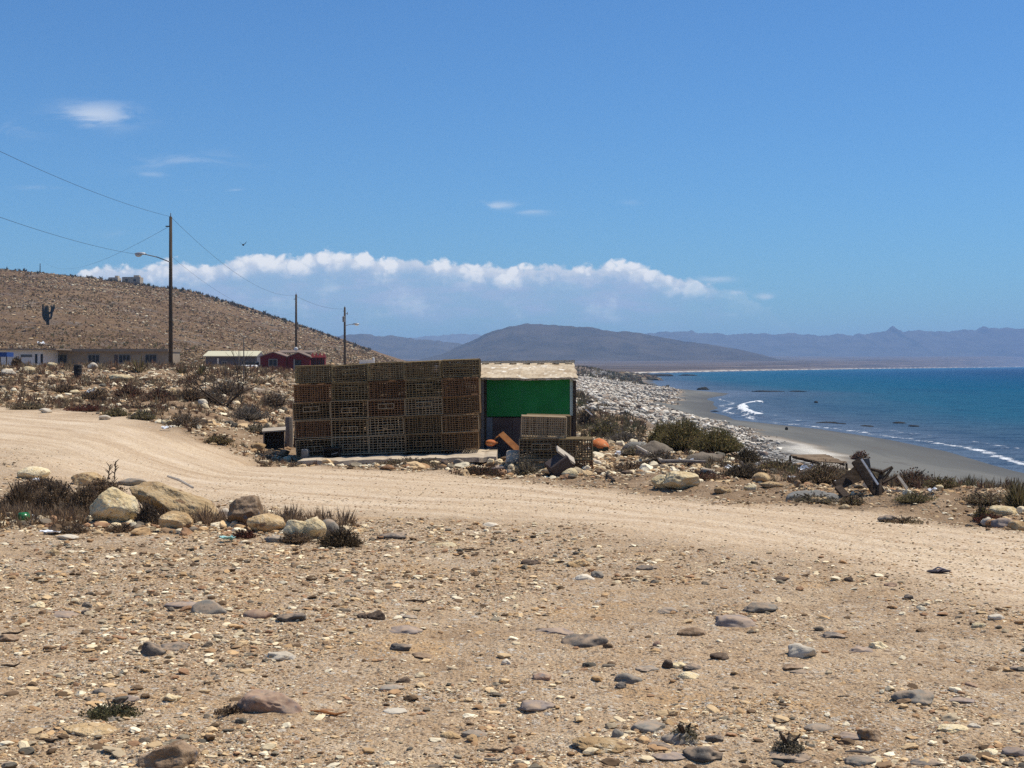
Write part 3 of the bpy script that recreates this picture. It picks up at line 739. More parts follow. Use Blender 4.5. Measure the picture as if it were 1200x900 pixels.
def stone_arrays(x, y, size, cols, flat, sink, sub, seed, cuts):
    rg = np.random.default_rng(seed); N = len(x)
    V0, F0 = ico(sub); nv = len(V0)
    z = H(x, y)
    nvar = 9; var = rg.integers(0, nvar, N)
    shapes = []
    for k in range(nvar):
        r2 = np.random.default_rng(seed * 50 + k); v = V0.copy()
        for _ in range(cuts):
            n = r2.normal(size=3); n /= np.linalg.norm(n); d = v @ n - r2.uniform(.5, .85); v = v - np.where(d > 0, d, 0)[:, None] * n
        v = v * (1 + .22 * r2.uniform(-1, 1, (nv, 1))) if sub == 1 else v * (1 + .3 * fbm3(v * 1.4 + k * 7.7, 3, k) + .07 * fbm3(v * 6 + k, 2, k + 20))[:, None]
        shapes.append(v)
    sh = np.array(shapes)[var]
    sx = rg.uniform(.75, 1.35, N); sy = rg.uniform(.65, 1.2, N); sz = rg.uniform(*flat, N)
    sh = sh * np.stack([sx, sy, sz], 1)[:, None, :]
    tl = rg.uniform(-.3, .3, N); ct, st = np.cos(tl), np.sin(tl)
    sh = np.stack([sh[..., 0] * ct[:, None] - sh[..., 2] * st[:, None], sh[..., 1], sh[..., 0] * st[:, None] + sh[..., 2] * ct[:, None]], -1)
    a = rg.uniform(0, 6.28, N); ca, sa = np.cos(a), np.sin(a)
    sh = np.stack([sh[..., 0] * ca[:, None] - sh[..., 1] * sa[:, None], sh[..., 0] * sa[:, None] + sh[..., 1] * ca[:, None], sh[..., 2]], -1)
    sh = sh * (size / 2)[:, None, None]
    sh[..., 0] += x[:, None]; sh[..., 1] += y[:, None]; sh[..., 2] += (z + size * sz * .5 * (1 - 2 * sink))[:, None]
    Fa = (F0[None] + (np.arange(N) * nv)[:, None, None]).reshape(-1, 3)
    return sh.reshape(-1, 3), Fa, np.repeat(cols, nv, 0)
M_STONES = attrmat('mixed_stones', .92, 30, .3)
M_LEAF = attrmat('dry_scrub', .9, 25, .3)
_lt = NT(M_LEAF.node_tree); _lb = M_LEAF.node_tree.nodes['Principled BSDF']; _lo = M_LEAF.node_tree.nodes['Material Output']
_tr = _lt.new('ShaderNodeBsdfTranslucent'); _lt.l.new(_lb.inputs['Base Color'].links[0].from_socket, _tr.inputs['Color'])
_mx = _lt.new('ShaderNodeMixShader'); _mx.inputs[0].default_value = .45; _lt.l.new(_lb.outputs[0], _mx.inputs[1]); _lt.l.new(_tr.outputs[0], _mx.inputs[2]); _lt.l.new(_mx.outputs[0], _lo.inputs['Surface'])

PAL = np.array([(.42, .30, .19), (.50, .39, .27), (.33, .22, .14), (.60, .53, .42), (.66, .62, .54), (.24, .17, .12), (.16, .14, .125), (.20, .18, .155), (.30, .19, .13), (.12, .085, .06), (.36, .31, .25), (.10, .095, .09)])
def palette(N, w, seed):
    rg = np.random.default_rng(seed); w = np.array(w, float); w /= w.sum()
    c = PAL[rg.choice(len(PAL), N, p=w)]
    return c * rg.uniform(.85, 1.3, (N, 1)) * np.array([1.11, 1.01, .80])

rg = np.random.default_rng(5)
# foreground pebbles: density falls with distance, sizes never below about a pixel
N = 270000
yy = 1 / rg.uniform(1 / 27.0, 1 / 4.2, N); xx = rg.uniform(-.52, .52, N) * yy
yy = yy + rg.normal(0, .02, N)
rd, rsx, tt = zones(xx, yy)
patch = .75 * fbm2(xx * .5, yy * .5, 4, 300) + .5 * fbm2(xx * 1.9, yy * 1.9, 3, 305)
pk = np.clip(.52 + 2.4 * patch, .10, 1) * np.clip(1 - .80 * rd, 0, 1)
ok = rg.uniform(0, 1, N) < pk
xx, yy, patch = xx[ok], yy[ok], patch[ok]; N = len(xx)
sz = np.maximum(.0075, .0011 * yy) * (1.15 + rg.pareto(2.5, N)); sz = np.minimum(sz, np.where(zones(xx, yy)[0] > .5, .03, .07))
scatter_stones('pebbles', xx, yy, sz, palette(N, [4, 5, 3, 5, 5, 3.4, 2, 2, 3.2, 5.5, 2.4, 1.2], 1), 'countless small pebbles and chips scattered over the bare dirt', seed=2, flat=(.22, .55))
# stones of the left rubble field and the shack yard
N = 120000
yy = 1 / rg.uniform(1 / 125., 1 / 24., N); xx = rg.uniform(-.5, .30, N) * yy
rd, rsx, tt = zones(xx, yy)
pk = sstep(1.0, 1.1, rsx) * (1 - rd) * np.clip(.7 + 1.2 * fbm2(xx * .35, yy * .35, 3, 310), .1, 1)
pk = pk * np.where((xx > np.interp(yy, EYv, EXv) + .6), 0, 1) * np.where((yy > 45) & (xx > -2), .4, 1)
ok = rg.uniform(0, 1, N) < pk; xx, yy = xx[ok], yy[ok]; N = len(xx)
sz = np.maximum(.035, .0014 * yy) * (1 + rg.pareto(2.9, N)); sz = np.minimum(sz, .32)
scatter_stones('rubble', xx, yy, sz, palette(N, [3, 4, 3, 6, 8, 3, 1.5, 2, 2, 4, 3, 1], 3), 'broken rubble and pale stones strewn over the field left of the wire traps', seed=4, sub=2 if N < 6000 else 1)
# right bluff-edge rubble
N = 22000
yy = 1 / rg.uniform(1 / 36., 1 / 11., N); e_ = np.interp(yy, EYv, EXv); xx = e_ + rg.uniform(-3.0, .9, N)
rd, rsx, tt = zones(xx, yy)
ok = rg.uniform(0, 1, N) < (1 - rd) * sstep(.9, 1.1, rsx) * np.clip(.5 + 1.4 * fbm2(xx * .7, yy * .7, 3, 320), .05, 1)
xx, yy = xx[ok], yy[ok]; N = len(xx)
sz = np.minimum(np.maximum(.025, .0016 * yy) * (1 + rg.pareto(2.8, N)), .15)
scatter_stones('rubble', xx, yy, sz, palette(N, [5, 6, 4, 5, 3, 3, 1.5, 2, 2, 2, 3, 1], 6), 'tan stones and chips strewn along the edge above the beach', seed=7)
# cobbles of the beach
N = 150000
yy = 1 / rg.uniform(1 / 480., 1 / 60., N) ; xx = rg.uniform(-.02, .16, N) * yy + rg.normal(0, 1, N)
cc = coast(yy); tt = cc - xx; e_ = np.interp(yy, EYv, EXv)
jt = fbm2(xx * .2, yy * .2, 3, 90) * 2.5
pk = sstep(wet_limit(yy) - .5, wet_limit(yy) + 2.5, tt + jt) * sstep(-2, 8, xx - e_ + 3 * jt) * np.clip(.75 + 1.6 * fbm2(xx * .12, yy * .06, 3, 330), .1, 1)
ok = rg.uniform(0, 1, N) < pk; xx, yy = xx[ok], yy[ok]; N = len(xx)
sz = np.minimum(np.maximum(.075, .00115 * yy) * (1 + rg.pareto(3.4, N)), .6)
cc = PAL[rg.choice(len(PAL), N, p=np.array([2, 2.5, 2, 6, 9, 2, 3, 3, 1, 2.5, 3, 2]) / 38)]
cc = (cc * .55 + cc.mean(1, keepdims=True) * .5) * np.array([1.16, 1.09, .97])
scatter_stones('cobbles', xx, yy, sz, cc * rg.uniform(.75, 1.15, (N, 1)), 'bank of grey and white cobbles above the beach sand', seed=8, flat=(.45, .8), sink=.2, cuts=1, smooth=True)
# hillside stones and scrub
def hill_points(N, y0=225, y1=640):
    yy = rg.uniform(y0, y1, N); xx = rg.uniform(-.48, -.05, N) * yy
    xh = np.interp(xx, RX, RZ) - 1.6
    ok = xh > -.3 + .012 * rg.uniform(0, 1, N)
    return xx[ok], yy[ok]
xx, yy = hill_points(42000)
ok = rg.uniform(0, 1, len(xx)) < np.clip(.5 + fbm2(xx * .03, yy * .03, 3, 340), .1, 1); xx, yy = xx[ok], yy[ok]; N = len(xx)
scatter_stones('hillside_stones', xx, yy, np.minimum(.0008 * yy * (1 + rg.pareto(2.8, N)), 1.2), palette(N, [5, 5, 4, 3, 2, 3, .5, .5, 2, 2, 2, .5], 9) * .8, 'pale stones strewn over the dry hillside behind the houses', seed=10)

def scatter_scrub(name, x, y, size, cols, label, seed=1, blades=9, hgt=(.6, 1.0), cat='scrub', bw=.10, zl=None, spread=.75):
    """countless tufts: every tuft a fan of thin upright blades"""
    rg = np.random.default_rng(seed); N = len(x); B = blades
    z = H(x, y) if zl is None else zl
    az = rg.uniform(0, 6.283, (N, B)); el = rg.uniform(.15, 1, (N, B)); L = size[:, None] * rg.uniform(*hgt, (N, B))
    r0 = size[:, None] * rg.uniform(0, .28, (N, B)); a0 = rg.uniform(0, 6.283, (N, B))
    bx = x[:, None] + r0 * np.cos(a0); by = y[:, None] + r0 * np.sin(a0); bz = z[:, None] - .03 * size[:, None]
    sp = spread * el
    dx = np.cos(az) * sp; dy = np.sin(az) * sp; dz = np.sqrt(np.clip(1 - sp * sp, .04, 1))
    wx = -np.sin(az + rg.normal(0, .8, az.shape)) * size[:, None] * bw; wy = np.cos(az + rg.normal(0, .8, az.shape)) * size[:, None] * bw
    def P(t, k):
        return np.stack([bx + dx * L * t + wx * k, by + dy * L * t + wy * k, bz + dz * L * t - .12 * L * t * t * sp], -1)
    V = np.stack([P(0, -.35), P(0, .35), P(.55, .5), P(1, 0), P(.55, -.5)], 2).reshape(-1, 3)
    n = N * B; b = (np.arange(n) * 5)[:, None]
    Ft = np.concatenate([b + np.array([[0, 1, 2]]), b + np.array([[0, 2, 4]]), b + np.array([[4, 2, 3]])])
    c = np.repeat(cols, B, 0) * rg.uniform(.65, 1.35, (n, 1)); c = np.repeat(c, 5, 0)
    me = np_mesh(name, V, Ft, M_LEAF, c)
    return tag(link(name, me), label, cat, kind='stuff')
SCR = np.array([(.075, .058, .034), (.055, .045, .028), (.10, .078, .045), (.06, .062, .034), (.13, .10, .06), (.07, .045, .032)])
def scr(N, w=None):
    return SCR[rg.choice(len(SCR), N, p=w)]
xx, yy = hill_points(42000)
ok = rg.uniform(0, 1, len(xx)) < np.clip(.55 + 1.2 * fbm2(xx * .02, yy * .02, 3, 350), .12, 1); xx, yy = xx[ok], yy[ok]; N = len(xx)
scatter_scrub('hillside_scrub', xx, yy, np.clip(.0011 * yy * (1 + rg.pareto(3.4, N)), .3, 1.5), scr(N) * np.array([2.4, 1.95, 1.4]) + np.array([.02, .01, 0]), 'low dry scrub dotted over the hillside', 12, 9, (.35, .65), bw=.24, spread=1.15)
xx = rg.uniform(-210, -60, 420); yy = 628 + rg.normal(0, 12, 420)
scatter_scrub('ridge_scrub', xx, yy, rg.uniform(.7, 2.2, 420), scr(420), 'dark scrub along the top of the hill', 13, 12, (.5, 1.), bw=.2)
# scrub of the rubble field
N = 14000
yy = 1 / rg.uniform(1 / 105., 1 / 27., N); xx = rg.uniform(-.5, -.03, N) * yy
rd, rsx, tt = zones(xx, yy)
band = np.clip(fbm2(xx * .22, yy * .10, 3, 360) * 2.2 + .5, 0, 1)
ok = rg.uniform(0, 1, N) < sstep(1.02, 1.12, rsx) * (1 - rd) * band
xx, yy = xx[ok], yy[ok]; N = len(xx)
scatter_scrub('field_scrub', xx, yy, np.clip(.0048 * yy * rg.uniform(.5, 1.6, N), .10, .6), np.array([(.17, .105, .064), (.13, .09, .06), (.20, .15, .09), (.18, .10, .06), (.25, .19, .115)])[rg.choice(5, N)], 'low dry brown scrub growing through the rubble field', 14, 18, (.35, .9), bw=.085, spread=1.08)
N = 4200
yy = 1 / rg.uniform(1 / 42., 1 / 13., N); e_ = np.interp(yy, EYv, EXv); xx = e_ + rg.uniform(-1.6, .9, N)
band = np.clip(fbm2(xx * .5, yy * .5, 3, 370) * 2.4 + .35 + .25 * (xx - e_), 0, 1)
rd, rsx, tt = zones(xx, yy)
ok = (rg.uniform(0, 1, N) < band * (1 - rd) * sstep(1., 1.1, rsx)); xx, yy = xx[ok], yy[ok]; N = len(xx)
scatter_scrub('edge_scrub', xx, yy, rg.uniform(.07, .24, N), np.array([(.14, .105, .068), (.11, .08, .055), (.14, .125, .07), (.20, .155, .095), (.13, .075, .055)])[rg.choice(5, N)], 'low dry scrub along the edge above the beach', 15, 24, (.4, 1.), bw=.06, spread=1.1)
N = 1300
yy = rg.uniform(380, 900, N); cc_ = coast(yy); xx = cc_ - 5 - rg.exponential(22, N)
scatter_scrub('headland_scrub', xx, yy, rg.uniform(.5, 2.0, N), scr(N) * 2.0, 'low dark scrub and rock on the far headland', 17, 8, (.4, .8), bw=.24, spread=1.1)
N = 900
yy = rg.uniform(640, 960, N); xx = coast(yy) - rg.uniform(-4, 16, N)
scatter_stones('headland_rocks', xx, yy, rg.uniform(.8, 3.2, N), palette(N, [1, 1, 1, .5, .5, 2, 3, 3, 1, 5, 1, 5], 19) * .5, 'dark rocks along the shore of the far headland', seed=20)
# beach berm scrub behind the shack
N = 2200
yy = 1 / rg.uniform(1 / 260., 1 / 40., N); xx = rg.uniform(-.01, .09, N) * yy
e_ = np.interp(yy, EYv, EXv)
ok = (xx < e_ + 2.5) & (rg.uniform(0, 1, N) < np.clip(.2 + 1.4 * fbm2(xx * .15, yy * .05, 3, 372), 0, .9)); xx, yy = xx[ok], yy[ok]; N = len(xx)
scatter_scrub('berm_scrub', xx, yy, np.clip(.006 * yy * rg.uniform(.6, 1.4, N), .2, 1.0), scr(N) * 1.5, 'dry scrub on the bank behind the green shack', 16, 16, (.4, 1.), bw=.09, spread=.9)

# ------------------------------------------------------------------ wire traps
TW, TD, TH = .80, .60, .395
def trap_meshes(sx, sz, wr, seed):
    r = random.Random(seed)
    g = MB()
    x0, x1, y0, y1, z0, z1 = -TW / 2, TW / 2, -TD / 2, TD / 2, .012, TH - .012
    def grid(n, f0, f1, axis):
        for i in range(1, n):
            t = i / n + r.uniform(-.006, .006); f0(t)
    nx, ny, nz = round(TW / sx), round(TD / sx), round(TH / sz)
    for i in range(1, nx):
        x = x0 + TW * i / nx + r.uniform(-.013, .013)
        for y in (y0, y1): g.bar((x, y, z0), (x + r.uniform(-.008, .008), y, z1), wr, cap=False)
        for z in (z0, z1): g.bar((x, y0, z), (x, y1, z), wr, cap=False)
    for i in range(1, nz):
        z = z0 + TH * i / nz * .97 + r.uniform(-.004, .004)
        for y in (y0, y1): g.bar((x0, y, z), (x1, y, z + r.uniform(-.006, .006)), wr, cap=False)
        for x in (x0, x1): g.bar((x, y0, z), (x, y1, z), wr, cap=False)
    for i in range(1, ny):
        y = y0 + TD * i / ny
        for x in (x0, x1): g.bar((x, y, z0), (x, y, z1), wr, cap=False)
        for z in (z0, z1): g.bar((x0, y, z), (x1, y, z), wr, cap=False)
    cage = g.mesh('wire_mesh')
    f = MB(); q = .0085
    for y in (y0, y1):
        for z in (z0, z1): f.bar((x0, y, z), (x1, y, z), q)
        for x in (x0, x1): f.bar((x, y, z0), (x, y, z1), q)
    for x in (x0, x1):
        for z in (z0, z1): f.bar((x, y0, z), (x, y1, z), q)
    frame = f.mesh('frame')
    n = MB()                                    # entrance funnel of netting
    R0 = [(-.30, .13, .05), (-.18, .13, .05)]
    for k in range(10):
        a = 2 * math.pi * k / 10; a2 = 2 * math.pi * (k + 1) / 10
        def ring(t, an):
            rx = .17 * (1 - t) + .085 * t; rz = .15 * (1 - t) + .075 * t
            return Vector((x0 + .02 + .30 * t, rx * math.cos(an), TH / 2 + rz * math.sin(an)))
        for j in range(5):
            n.bar(ring(j / 4, a), ring(j / 4, a2), .006, cap=False)
        n.bar(ring(0, a), ring(1, a), .006, cap=False)
    for i in range(9):                         # the netting wall between the two chambers
        n.bar((.06, y0 + .02, z0 + .02 + i * .043), (.06, y1 - .02, z0 + .02 + i * .043), .007, cap=False)
    for i in range(12):
        n.bar((.06, y0 + .03 + i * .048, z0), (.06, y0 + .03 + i * .048, z1), .007, cap=False)
    net = n.mesh('netting_funnel')
    d = MB(); dx0 = r.uniform(-.25, -.12); dz = r.uniform(.10, .2)
    for a, b in (((dx0, y0 - .014, dz), (dx0 + .34, y0 - .014, dz)), ((dx0, y0 - .014, dz + .10), (dx0 + .34, y0 - .014, dz + .10)), ((dx0, y0 - .014, dz), (dx0, y0 - .014, dz + .10)), ((dx0 + .34, y0 - .014, dz), (dx0 + .34, y0 - .014, dz + .10)), ((dx0 + .17, y0 - .014, dz), (dx0 + .17, y0 - .014, dz + .10))):
        d.bar(a, b, .008)
    door = d.mesh('door')
    return cage, frame, net, door
VAR = [trap_meshes(.070, .052, .0058, 1), trap_meshes(.058, .045, .0056, 2), trap_meshes(.088, .060, .0062, 3), trap_meshes(.040, .040, .0058, 4)]
def set_mat(o, mat):
    if not o.data.materials: o.data.materials.append(mat)
    o.material_slots[0].link = 'OBJECT'; o.material_slots[0].material = mat
def make_trap(var, wm, fm, nm, full=True):
    t = bpy.data.objects.new('lobster_trap', None); COL.objects.link(t); t.empty_display_size = .1
    c, f, n, d = VAR[var]
    for nmn, me, mat in (('wire_mesh', c, wm), ('frame', f, fm), ('netting_funnel', n, nm), ('door', d, fm)):
        if nmn == 'netting_funnel' and full and var in (0, 2): mat = M['netting_dark']
        if nmn == 'door' and (not full or var in (1, 3)): continue
        o = link(nmn, me, t); set_mat(o, mat)
    return t
PROTO = {}
def trap(loc, rz, label, group, var, wi, fi, rusty=False, full=True, tilt=0, pitch=0):
    key = (var, wi, fi, rusty, full)
    if key not in PROTO:
        PROTO[key] = make_trap(var, WIRE[wi], WIRE[fi], M['netting_rust' if rusty else 'netting'], full); t = PROTO[key]
    else:
        src = PROTO[key]; t = src.copy(); COL.objects.link(t)
        for ch in list(src.children):
            c = ch.copy(); COL.objects.link(c); c.parent = t
    t.location = loc; t.rotation_euler = (pitch, tilt, rz)
    return tag(t, label, 'lobster trap', group)

SX0, SY0 = -4.76, 32.3
sbase = -.40
rowname = ['bottom', 'second lowest', 'middle', 'second highest', 'top']
colname = ['leftmost', 'second from the left', 'middle', 'second from the right', 'rightmost']
lookw = {0: 'rust brown', 1: 'dull brown', 2: 'olive brown', 3: 'greyish', 4: 'reddish rusty', 5: 'weathered green'}
pick = [[1, 3, 3, 1, 0], [4, 1, 3, 1, 0], [1, 1, 4, 3, 0], [4, 2, 4, 2, 4], [5, 5, 5, 2, 2]]
varp = [[2, 2, 2, 2, 1], [3, 2, 2, 1, 1], [0, 2, 0, 0, 1], [1, 0, 1, 0, 1], [1, 0, 1, 3, 0]]
r_ = random.Random(3)
for layer in range(4):
    for cix in range(5):
        for rix in range(5):
            x = SX0 + TW * (cix + .5) * 1.012 + r_.uniform(-.012, .012) + (.02 * math.sin(rix * 2 + cix))
            yy_ = SY0 + TD / 2 + layer * (TD + .02) + r_.uniform(-.02, .02) + (.03 if rix < 2 else 0)
            zz = sbase + rix * (TH + .004) + (.135 * cix / 4 + .004 * math.sin(cix * 1.9 + rix)) + r_.uniform(-.006, .006) + (r_.uniform(-.012, .016) if rix == 4 else 0)
            if cix == 0 and rix == 0 and layer == 0: x += .05
            wi = pick[rix][cix] if layer == 0 else (r_.choice([0, 1, 2]) if layer == 1 and rix > 2 else 6)  # most rear traps take the wire colour that holds the interior shade
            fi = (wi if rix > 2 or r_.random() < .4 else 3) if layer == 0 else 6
            if layer == 0:
                lab = f'{lookw[wi]} wire trap, {rowname[rix]} row, {colname[cix]} column of big stack'
                grp = 'lobster traps in the front of the big stack'
            else:
                lab = 'wire lobster trap behind the front layer of the big stack'
                grp = 'lobster traps in the rear layers of the big stack'
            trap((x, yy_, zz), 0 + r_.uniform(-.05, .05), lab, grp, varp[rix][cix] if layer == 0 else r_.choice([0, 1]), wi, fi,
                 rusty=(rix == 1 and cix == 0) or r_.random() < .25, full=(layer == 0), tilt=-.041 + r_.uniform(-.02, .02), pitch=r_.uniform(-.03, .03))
# small stack in front of the shack
p0 = at(650, 552)
zb = hz(.85, p0.y + .4) - .19; fy = p0.y + .15
x_ = lambda px: (px - 600) / F * fy
SM = 'lobster traps in the small stack before the shack'
def strap_(px, row, rz, lab, wi, var, fi=3, dy=0, tl=0, rusty=False):
    trap((x_(px), fy + TD / 2 + dy, zb + row * (TH + .004)), rz, lab, SM, var, wi, fi, rusty, tilt=tl)
strap_(635, 0, .02, 'brown wire trap, bottom left of the small stack behind the broken blocks', 1, 0)
strap_(635, 1, -.02, 'olive wire trap, middle left of the small stack before the green wall', 2, 0, rusty=True)
strap_(637, 2, .015, 'grey-brown wire trap, top left of the small stack before the green wall', 3, 3, tl=.03)
strap_(675, 0, 1.57, 'reddish rusty wire trap standing end on, bottom right of the small stack', 4, 1, fi=4)
strap_(675, 1, 1.55, 'olive brown wire trap set end on, middle right of the small stack', 2, 1, fi=2)
strap_(638, 0, .02, 'wire trap behind the bottom left one of the small stack', 1, 1, 1, TD + .03)
strap_(640, 1, .0, 'wire trap behind the middle left one of the small stack', 1, 1, 1, TD + .03)
strap_(644, 2, .0, 'wire trap behind the top left one of the small stack', 2, 1, 1, TD + .03, tl=.02)
# ------------------------------------------------------------------ shack
def S(px, py, y): return pt(px, py, y)
sy = 34.3                                     # front wall
t = thing('shack', 'low shack with a green front wall and a patched plywood roof behind the traps', 'shack', (S(618, 0, sy).x, sy, hz(S(618, 0, sy).x, sy)))
ox, oy, oz = t.location
def loc(v): return v - Vector((ox, oy, oz))
xl, xr = S(568, 0, sy).x - ox, S(671, 0, sy).x - ox
zt = 1.6 - (443 - HOR) / F * sy - oz; zg = 1.6 - (488 - HOR) / F * sy - oz
b = MB().box(((xl + xr) / 2, .02, (zt + zg) / 2), (xr - xl - .10, .04, zt - zg))
b.build('green_panel', M['green_paint'], t)
b = MB()
for i in range(4):
    a0 = xl + .18 + i * (xr - xl - .2) / 4
    b.box((a0 + (xr - xl - .2) / 8, .04, (zg - .02) / 2 - .1), ((xr - xl - .2) / 4 - .008, .03, zg + .16))
b.build('lower_boards', M['brown_wall'], t)
MB().box((xl + .08, .015, zg / 2 - .05), (.20, .035, zg + .05)).build('corner_panel', M['blue_grey_wall'], t)
b = MB(); b.box((xl - .06, -.02, zt / 2), (.09, .09, zt + .06)); b.build('post', M['wood_grey'], t)
MB().box((xl + .02, -.015, zt / 2 + .02), (.05, .05, zt + .02)).build('post', M['wood_dark'], t)
MB().box((xr + .045, -.02, zt / 2 - .05), (.07, .08, zt)).build('post', M['wood_dark'], t)
MB().box((xr - .028, -.012, (zt + zg) / 2), (.07, .03, zt - zg - .04)).build('sunlit_strip', M['pale_strip'], t)  # pale colour stands in for sun caught on the shack's right side
for side, nm in ((xl, 'side_wall'), (xr, 'side_wall')):
    MB().box((side, 1.0, zt / 2), (.04, 1.9, zt)).build(nm, M['brown_wall'], t)
MB().box(((xl + xr) / 2, 1.97, zt / 2 + .1), (xr - xl, .04, zt + .2)).build('back_wall', M['brown_wall'], t)
# roof: slopes up from the eave to the back
yb = sy + 1.5; ze = zt + .005; zr = (1.6 - (424.5 - HOR) / F * yb) - oz
e0, e1 = xl - .16, xr + .10
rf = MB(); nu, nv = 44, 10; rr = random.Random(12)
edge_j = [rr.uniform(-.018, .018) * (1.6 if rr.random() < .2 else 1) for _ in range(nu + 1)]
for a_ in range(nu + 1):
    for b_ in range(nv + 1):
        fx = a_ / nu; fy_ = b_ / nv
        x_r = e0 + (e1 - e0) * fx + (rr.uniform(-.03, .03) if a_ in (0, nu) else 0)
        sag = .007 * math.sin(fx * 9) * (1 - fy_) +   .005 * math.sin(fx * 23 + fy_ * 5)
        rf.v.append((x_r, -.16 + fy_ * 1.68 + (edge_j[a_] if b_ == 0 else 0), ze + fy_ * (zr - ze) + sag + rr.uniform(-.006, .006)))
for a_ in range(nu):
    for b_ in range(nv):
        k = a_ * (nv + 1) + b_; rf.f.append((k, k + nv + 1, k + nv + 2, k + 1))
ro = rf.build('roof', M['plywood'], t); md = ro.modifiers.new('thickness', 'SOLIDIFY'); md.thickness = .05
bt = MB(); bt.plank((e0 - .02, 1.50, zr + .0), (e1 + .02, 1.50, zr + .02), .10, .06); bt.build('ridge_board', M['wood_pale'], t)
for i in range(7):
    cx = e0 + (e1 - e0) * (i + .35 + .3 * random.random()) / 7
    MB().box((cx, 1.30, zr - .045), (.17, .04, .04)).build('roof_batten', M['wood_dark'], t)
bk = MB(); bk.plank(((e0 + e1) / 2, 1.52, zr - .0), ((e0 + e1) / 2, 2.3, zt + .2), e1 - e0, .02); bk.build('rear_roof', M['plywood'], t)

# concrete floor slab in front of the shack and trap stack
sl = MB()
A0, A1 = S(352, 0, 31.5).x, S(582, 0, 31.5).x
slz = sbase - .012
r_ = random.Random(9); n = 46; top = []; 
fr = [(A0 + (A1 - A0) * i / n, 30.9 + .28 * fbm2(np.array([i * .21]), np.array([.5]), 3, 15)[0] + (.55 * max(0, .35 - i / n)), slz + .09 * i / n + .015 * vn2(np.array([i * .7]), np.array([0.]), 3)[0]) for i in range(n + 1)]
vs = []; fs = []
for x, y_, z in fr: vs += [(x, y_, z - .10), (x, y_, z), (x, 35.0, z + .0), (x, 35.0, z - .3)]
for i in range(n):
    k = i * 4
    fs += [(k, k + 4, k + 5, k + 1), (k + 1, k + 5, k + 6, k + 2)]
fs += [(0, 1, 2, 3), (n * 4 + 3, n * 4 + 2, n * 4 + 1, n * 4)]
sl.add(vs, fs)
tag(sl.build('concrete_slab', M['concrete'], None), 'worn pale concrete slab with a broken edge under the big trap stack', 'slab')
p = at(612, 548)
tag(link('concrete_chunk', rock_mesh('concrete_chunk', (.62, .5, .42), 900, M['concrete'], 4, .12, 6, .05, .7), None, (p.x, p.y + .3, p.z + .10)), 'square chunk of broken concrete left of the small trap stack', 'concrete')

# stones along the slab's front
for i, (px, py, w, h, mt, lab) in enumerate([
    (537, 548, 13, 9, 'stone_grey', 'grey flat stone set under the slab edge left of two pale stones'),
    (556, 554, 11, 8, 'stone_white', 'small pale stone under the slab edge between grey stones'),
    (570, 554, 9, 7, 'stone_dark', 'small dark stone under the slab edge beside a pale stone'),
    (583, 553, 16, 9, 'stone_purple', 'purplish stone below the right end of the concrete slab'),
    (596, 556, 9, 6, 'stone_grey', 'tiny grey stone below the right end of the concrete slab'),
    (521, 546, 10, 6, 'stone_darkbrown', 'dark brown stone in the dry weeds below the slab'),
    (630, 553, 22, 9, 'stone_cream', 'cream stone left of the tilted broken block'),
    (641, 558, 14, 9, 'stone_tan', 'tan stone against the left side of the tilted broken block'),
    (668, 561, 19, 13, 'stone_cream', 'cream wedge shaped stone at the foot of the rusty end on trap'),
    (480, 548, 8, 5, 'stone_tan', 'small tan stone by the road below the slab'),
    (448, 546, 7, 5, 'stone_white', 'small pale stone by the road below the third trap column')]):
    rock(px, py, w, h, mt, lab, sub=3)
# tilted broken block
p = at(656, 559); b = MB().box((0, 0, .16), (.36, .26, .30), Euler((.35, -.6, .25)).to_matrix())
tag(b.build('broken_block', M['brown_wall'], None, (p.x, p.y + .15, p.z), bevel=.012), 'dark block tilted on its edge with a pale face before the small trap stack', 'block')
p2 = Vector((p.x + .03, p.y + .15, p.z)); b = MB().box((.10, .02, .345), (.36, .27, .03), Euler((.35, .62, .25)).to_matrix())
b.build('cap_face', M['wood_pale'], bpy.data.objects['broken_block'], (0, 0, 0))
# leaning plank and rusty sheet, orange float before the shack
g1 = S(587, 508, 33.35); g2 = S(611, 531, 32.9)
tag(MB().plank(g1, g2, .14, .035, (0, -1, .6)).build('plank', M['rust']), 'rust brown plank sloping down between the stacks before the shack', 'plank')
g1 = S(577, 512, 33.8); 
b = MB(); arc = [(575, 527), (577, 519), (581, 513), (587, 509.5), (593, 512), (597, 518), (601, 526), (605, 531)]
vs = []; 
for (px, py) in arc:
    for dy_ in (0, .42):
        for th in (0, .022):
            v_ = S(px, py, 33.5); vs.append((v_.x, v_.y + dy_, v_.z - th))
fs = []
for i in range(len(arc) - 1):
    k = i * 4; fs += [(k, k + 4, k + 6, k + 2), (k + 1, k + 3, k + 7, k + 5), (k, k + 1, k + 5, k + 4), (k + 2, k + 6, k + 7, k + 3)]
fs += [(0, 2, 3, 1)]; b.add(vs, fs)
tag(b.build('bent_sheet', M['rust']), 'bent rusty orange metal sheet lying before the shack', 'metal sheet')
p = S(575, 519, 33.1)
me = rock_mesh('float', (.24, .2, .15), 77, M['orange_plastic'], 3, .05, 0, 0)
f_ = tag(link('float', me, None, p), 'bright orange float resting on the slab before the bent sheet', 'float')
MB().bar((.10, 0, .0), (.16, 0, .0), .03, .02, 8).build('float_eye', M['rust'], f_)
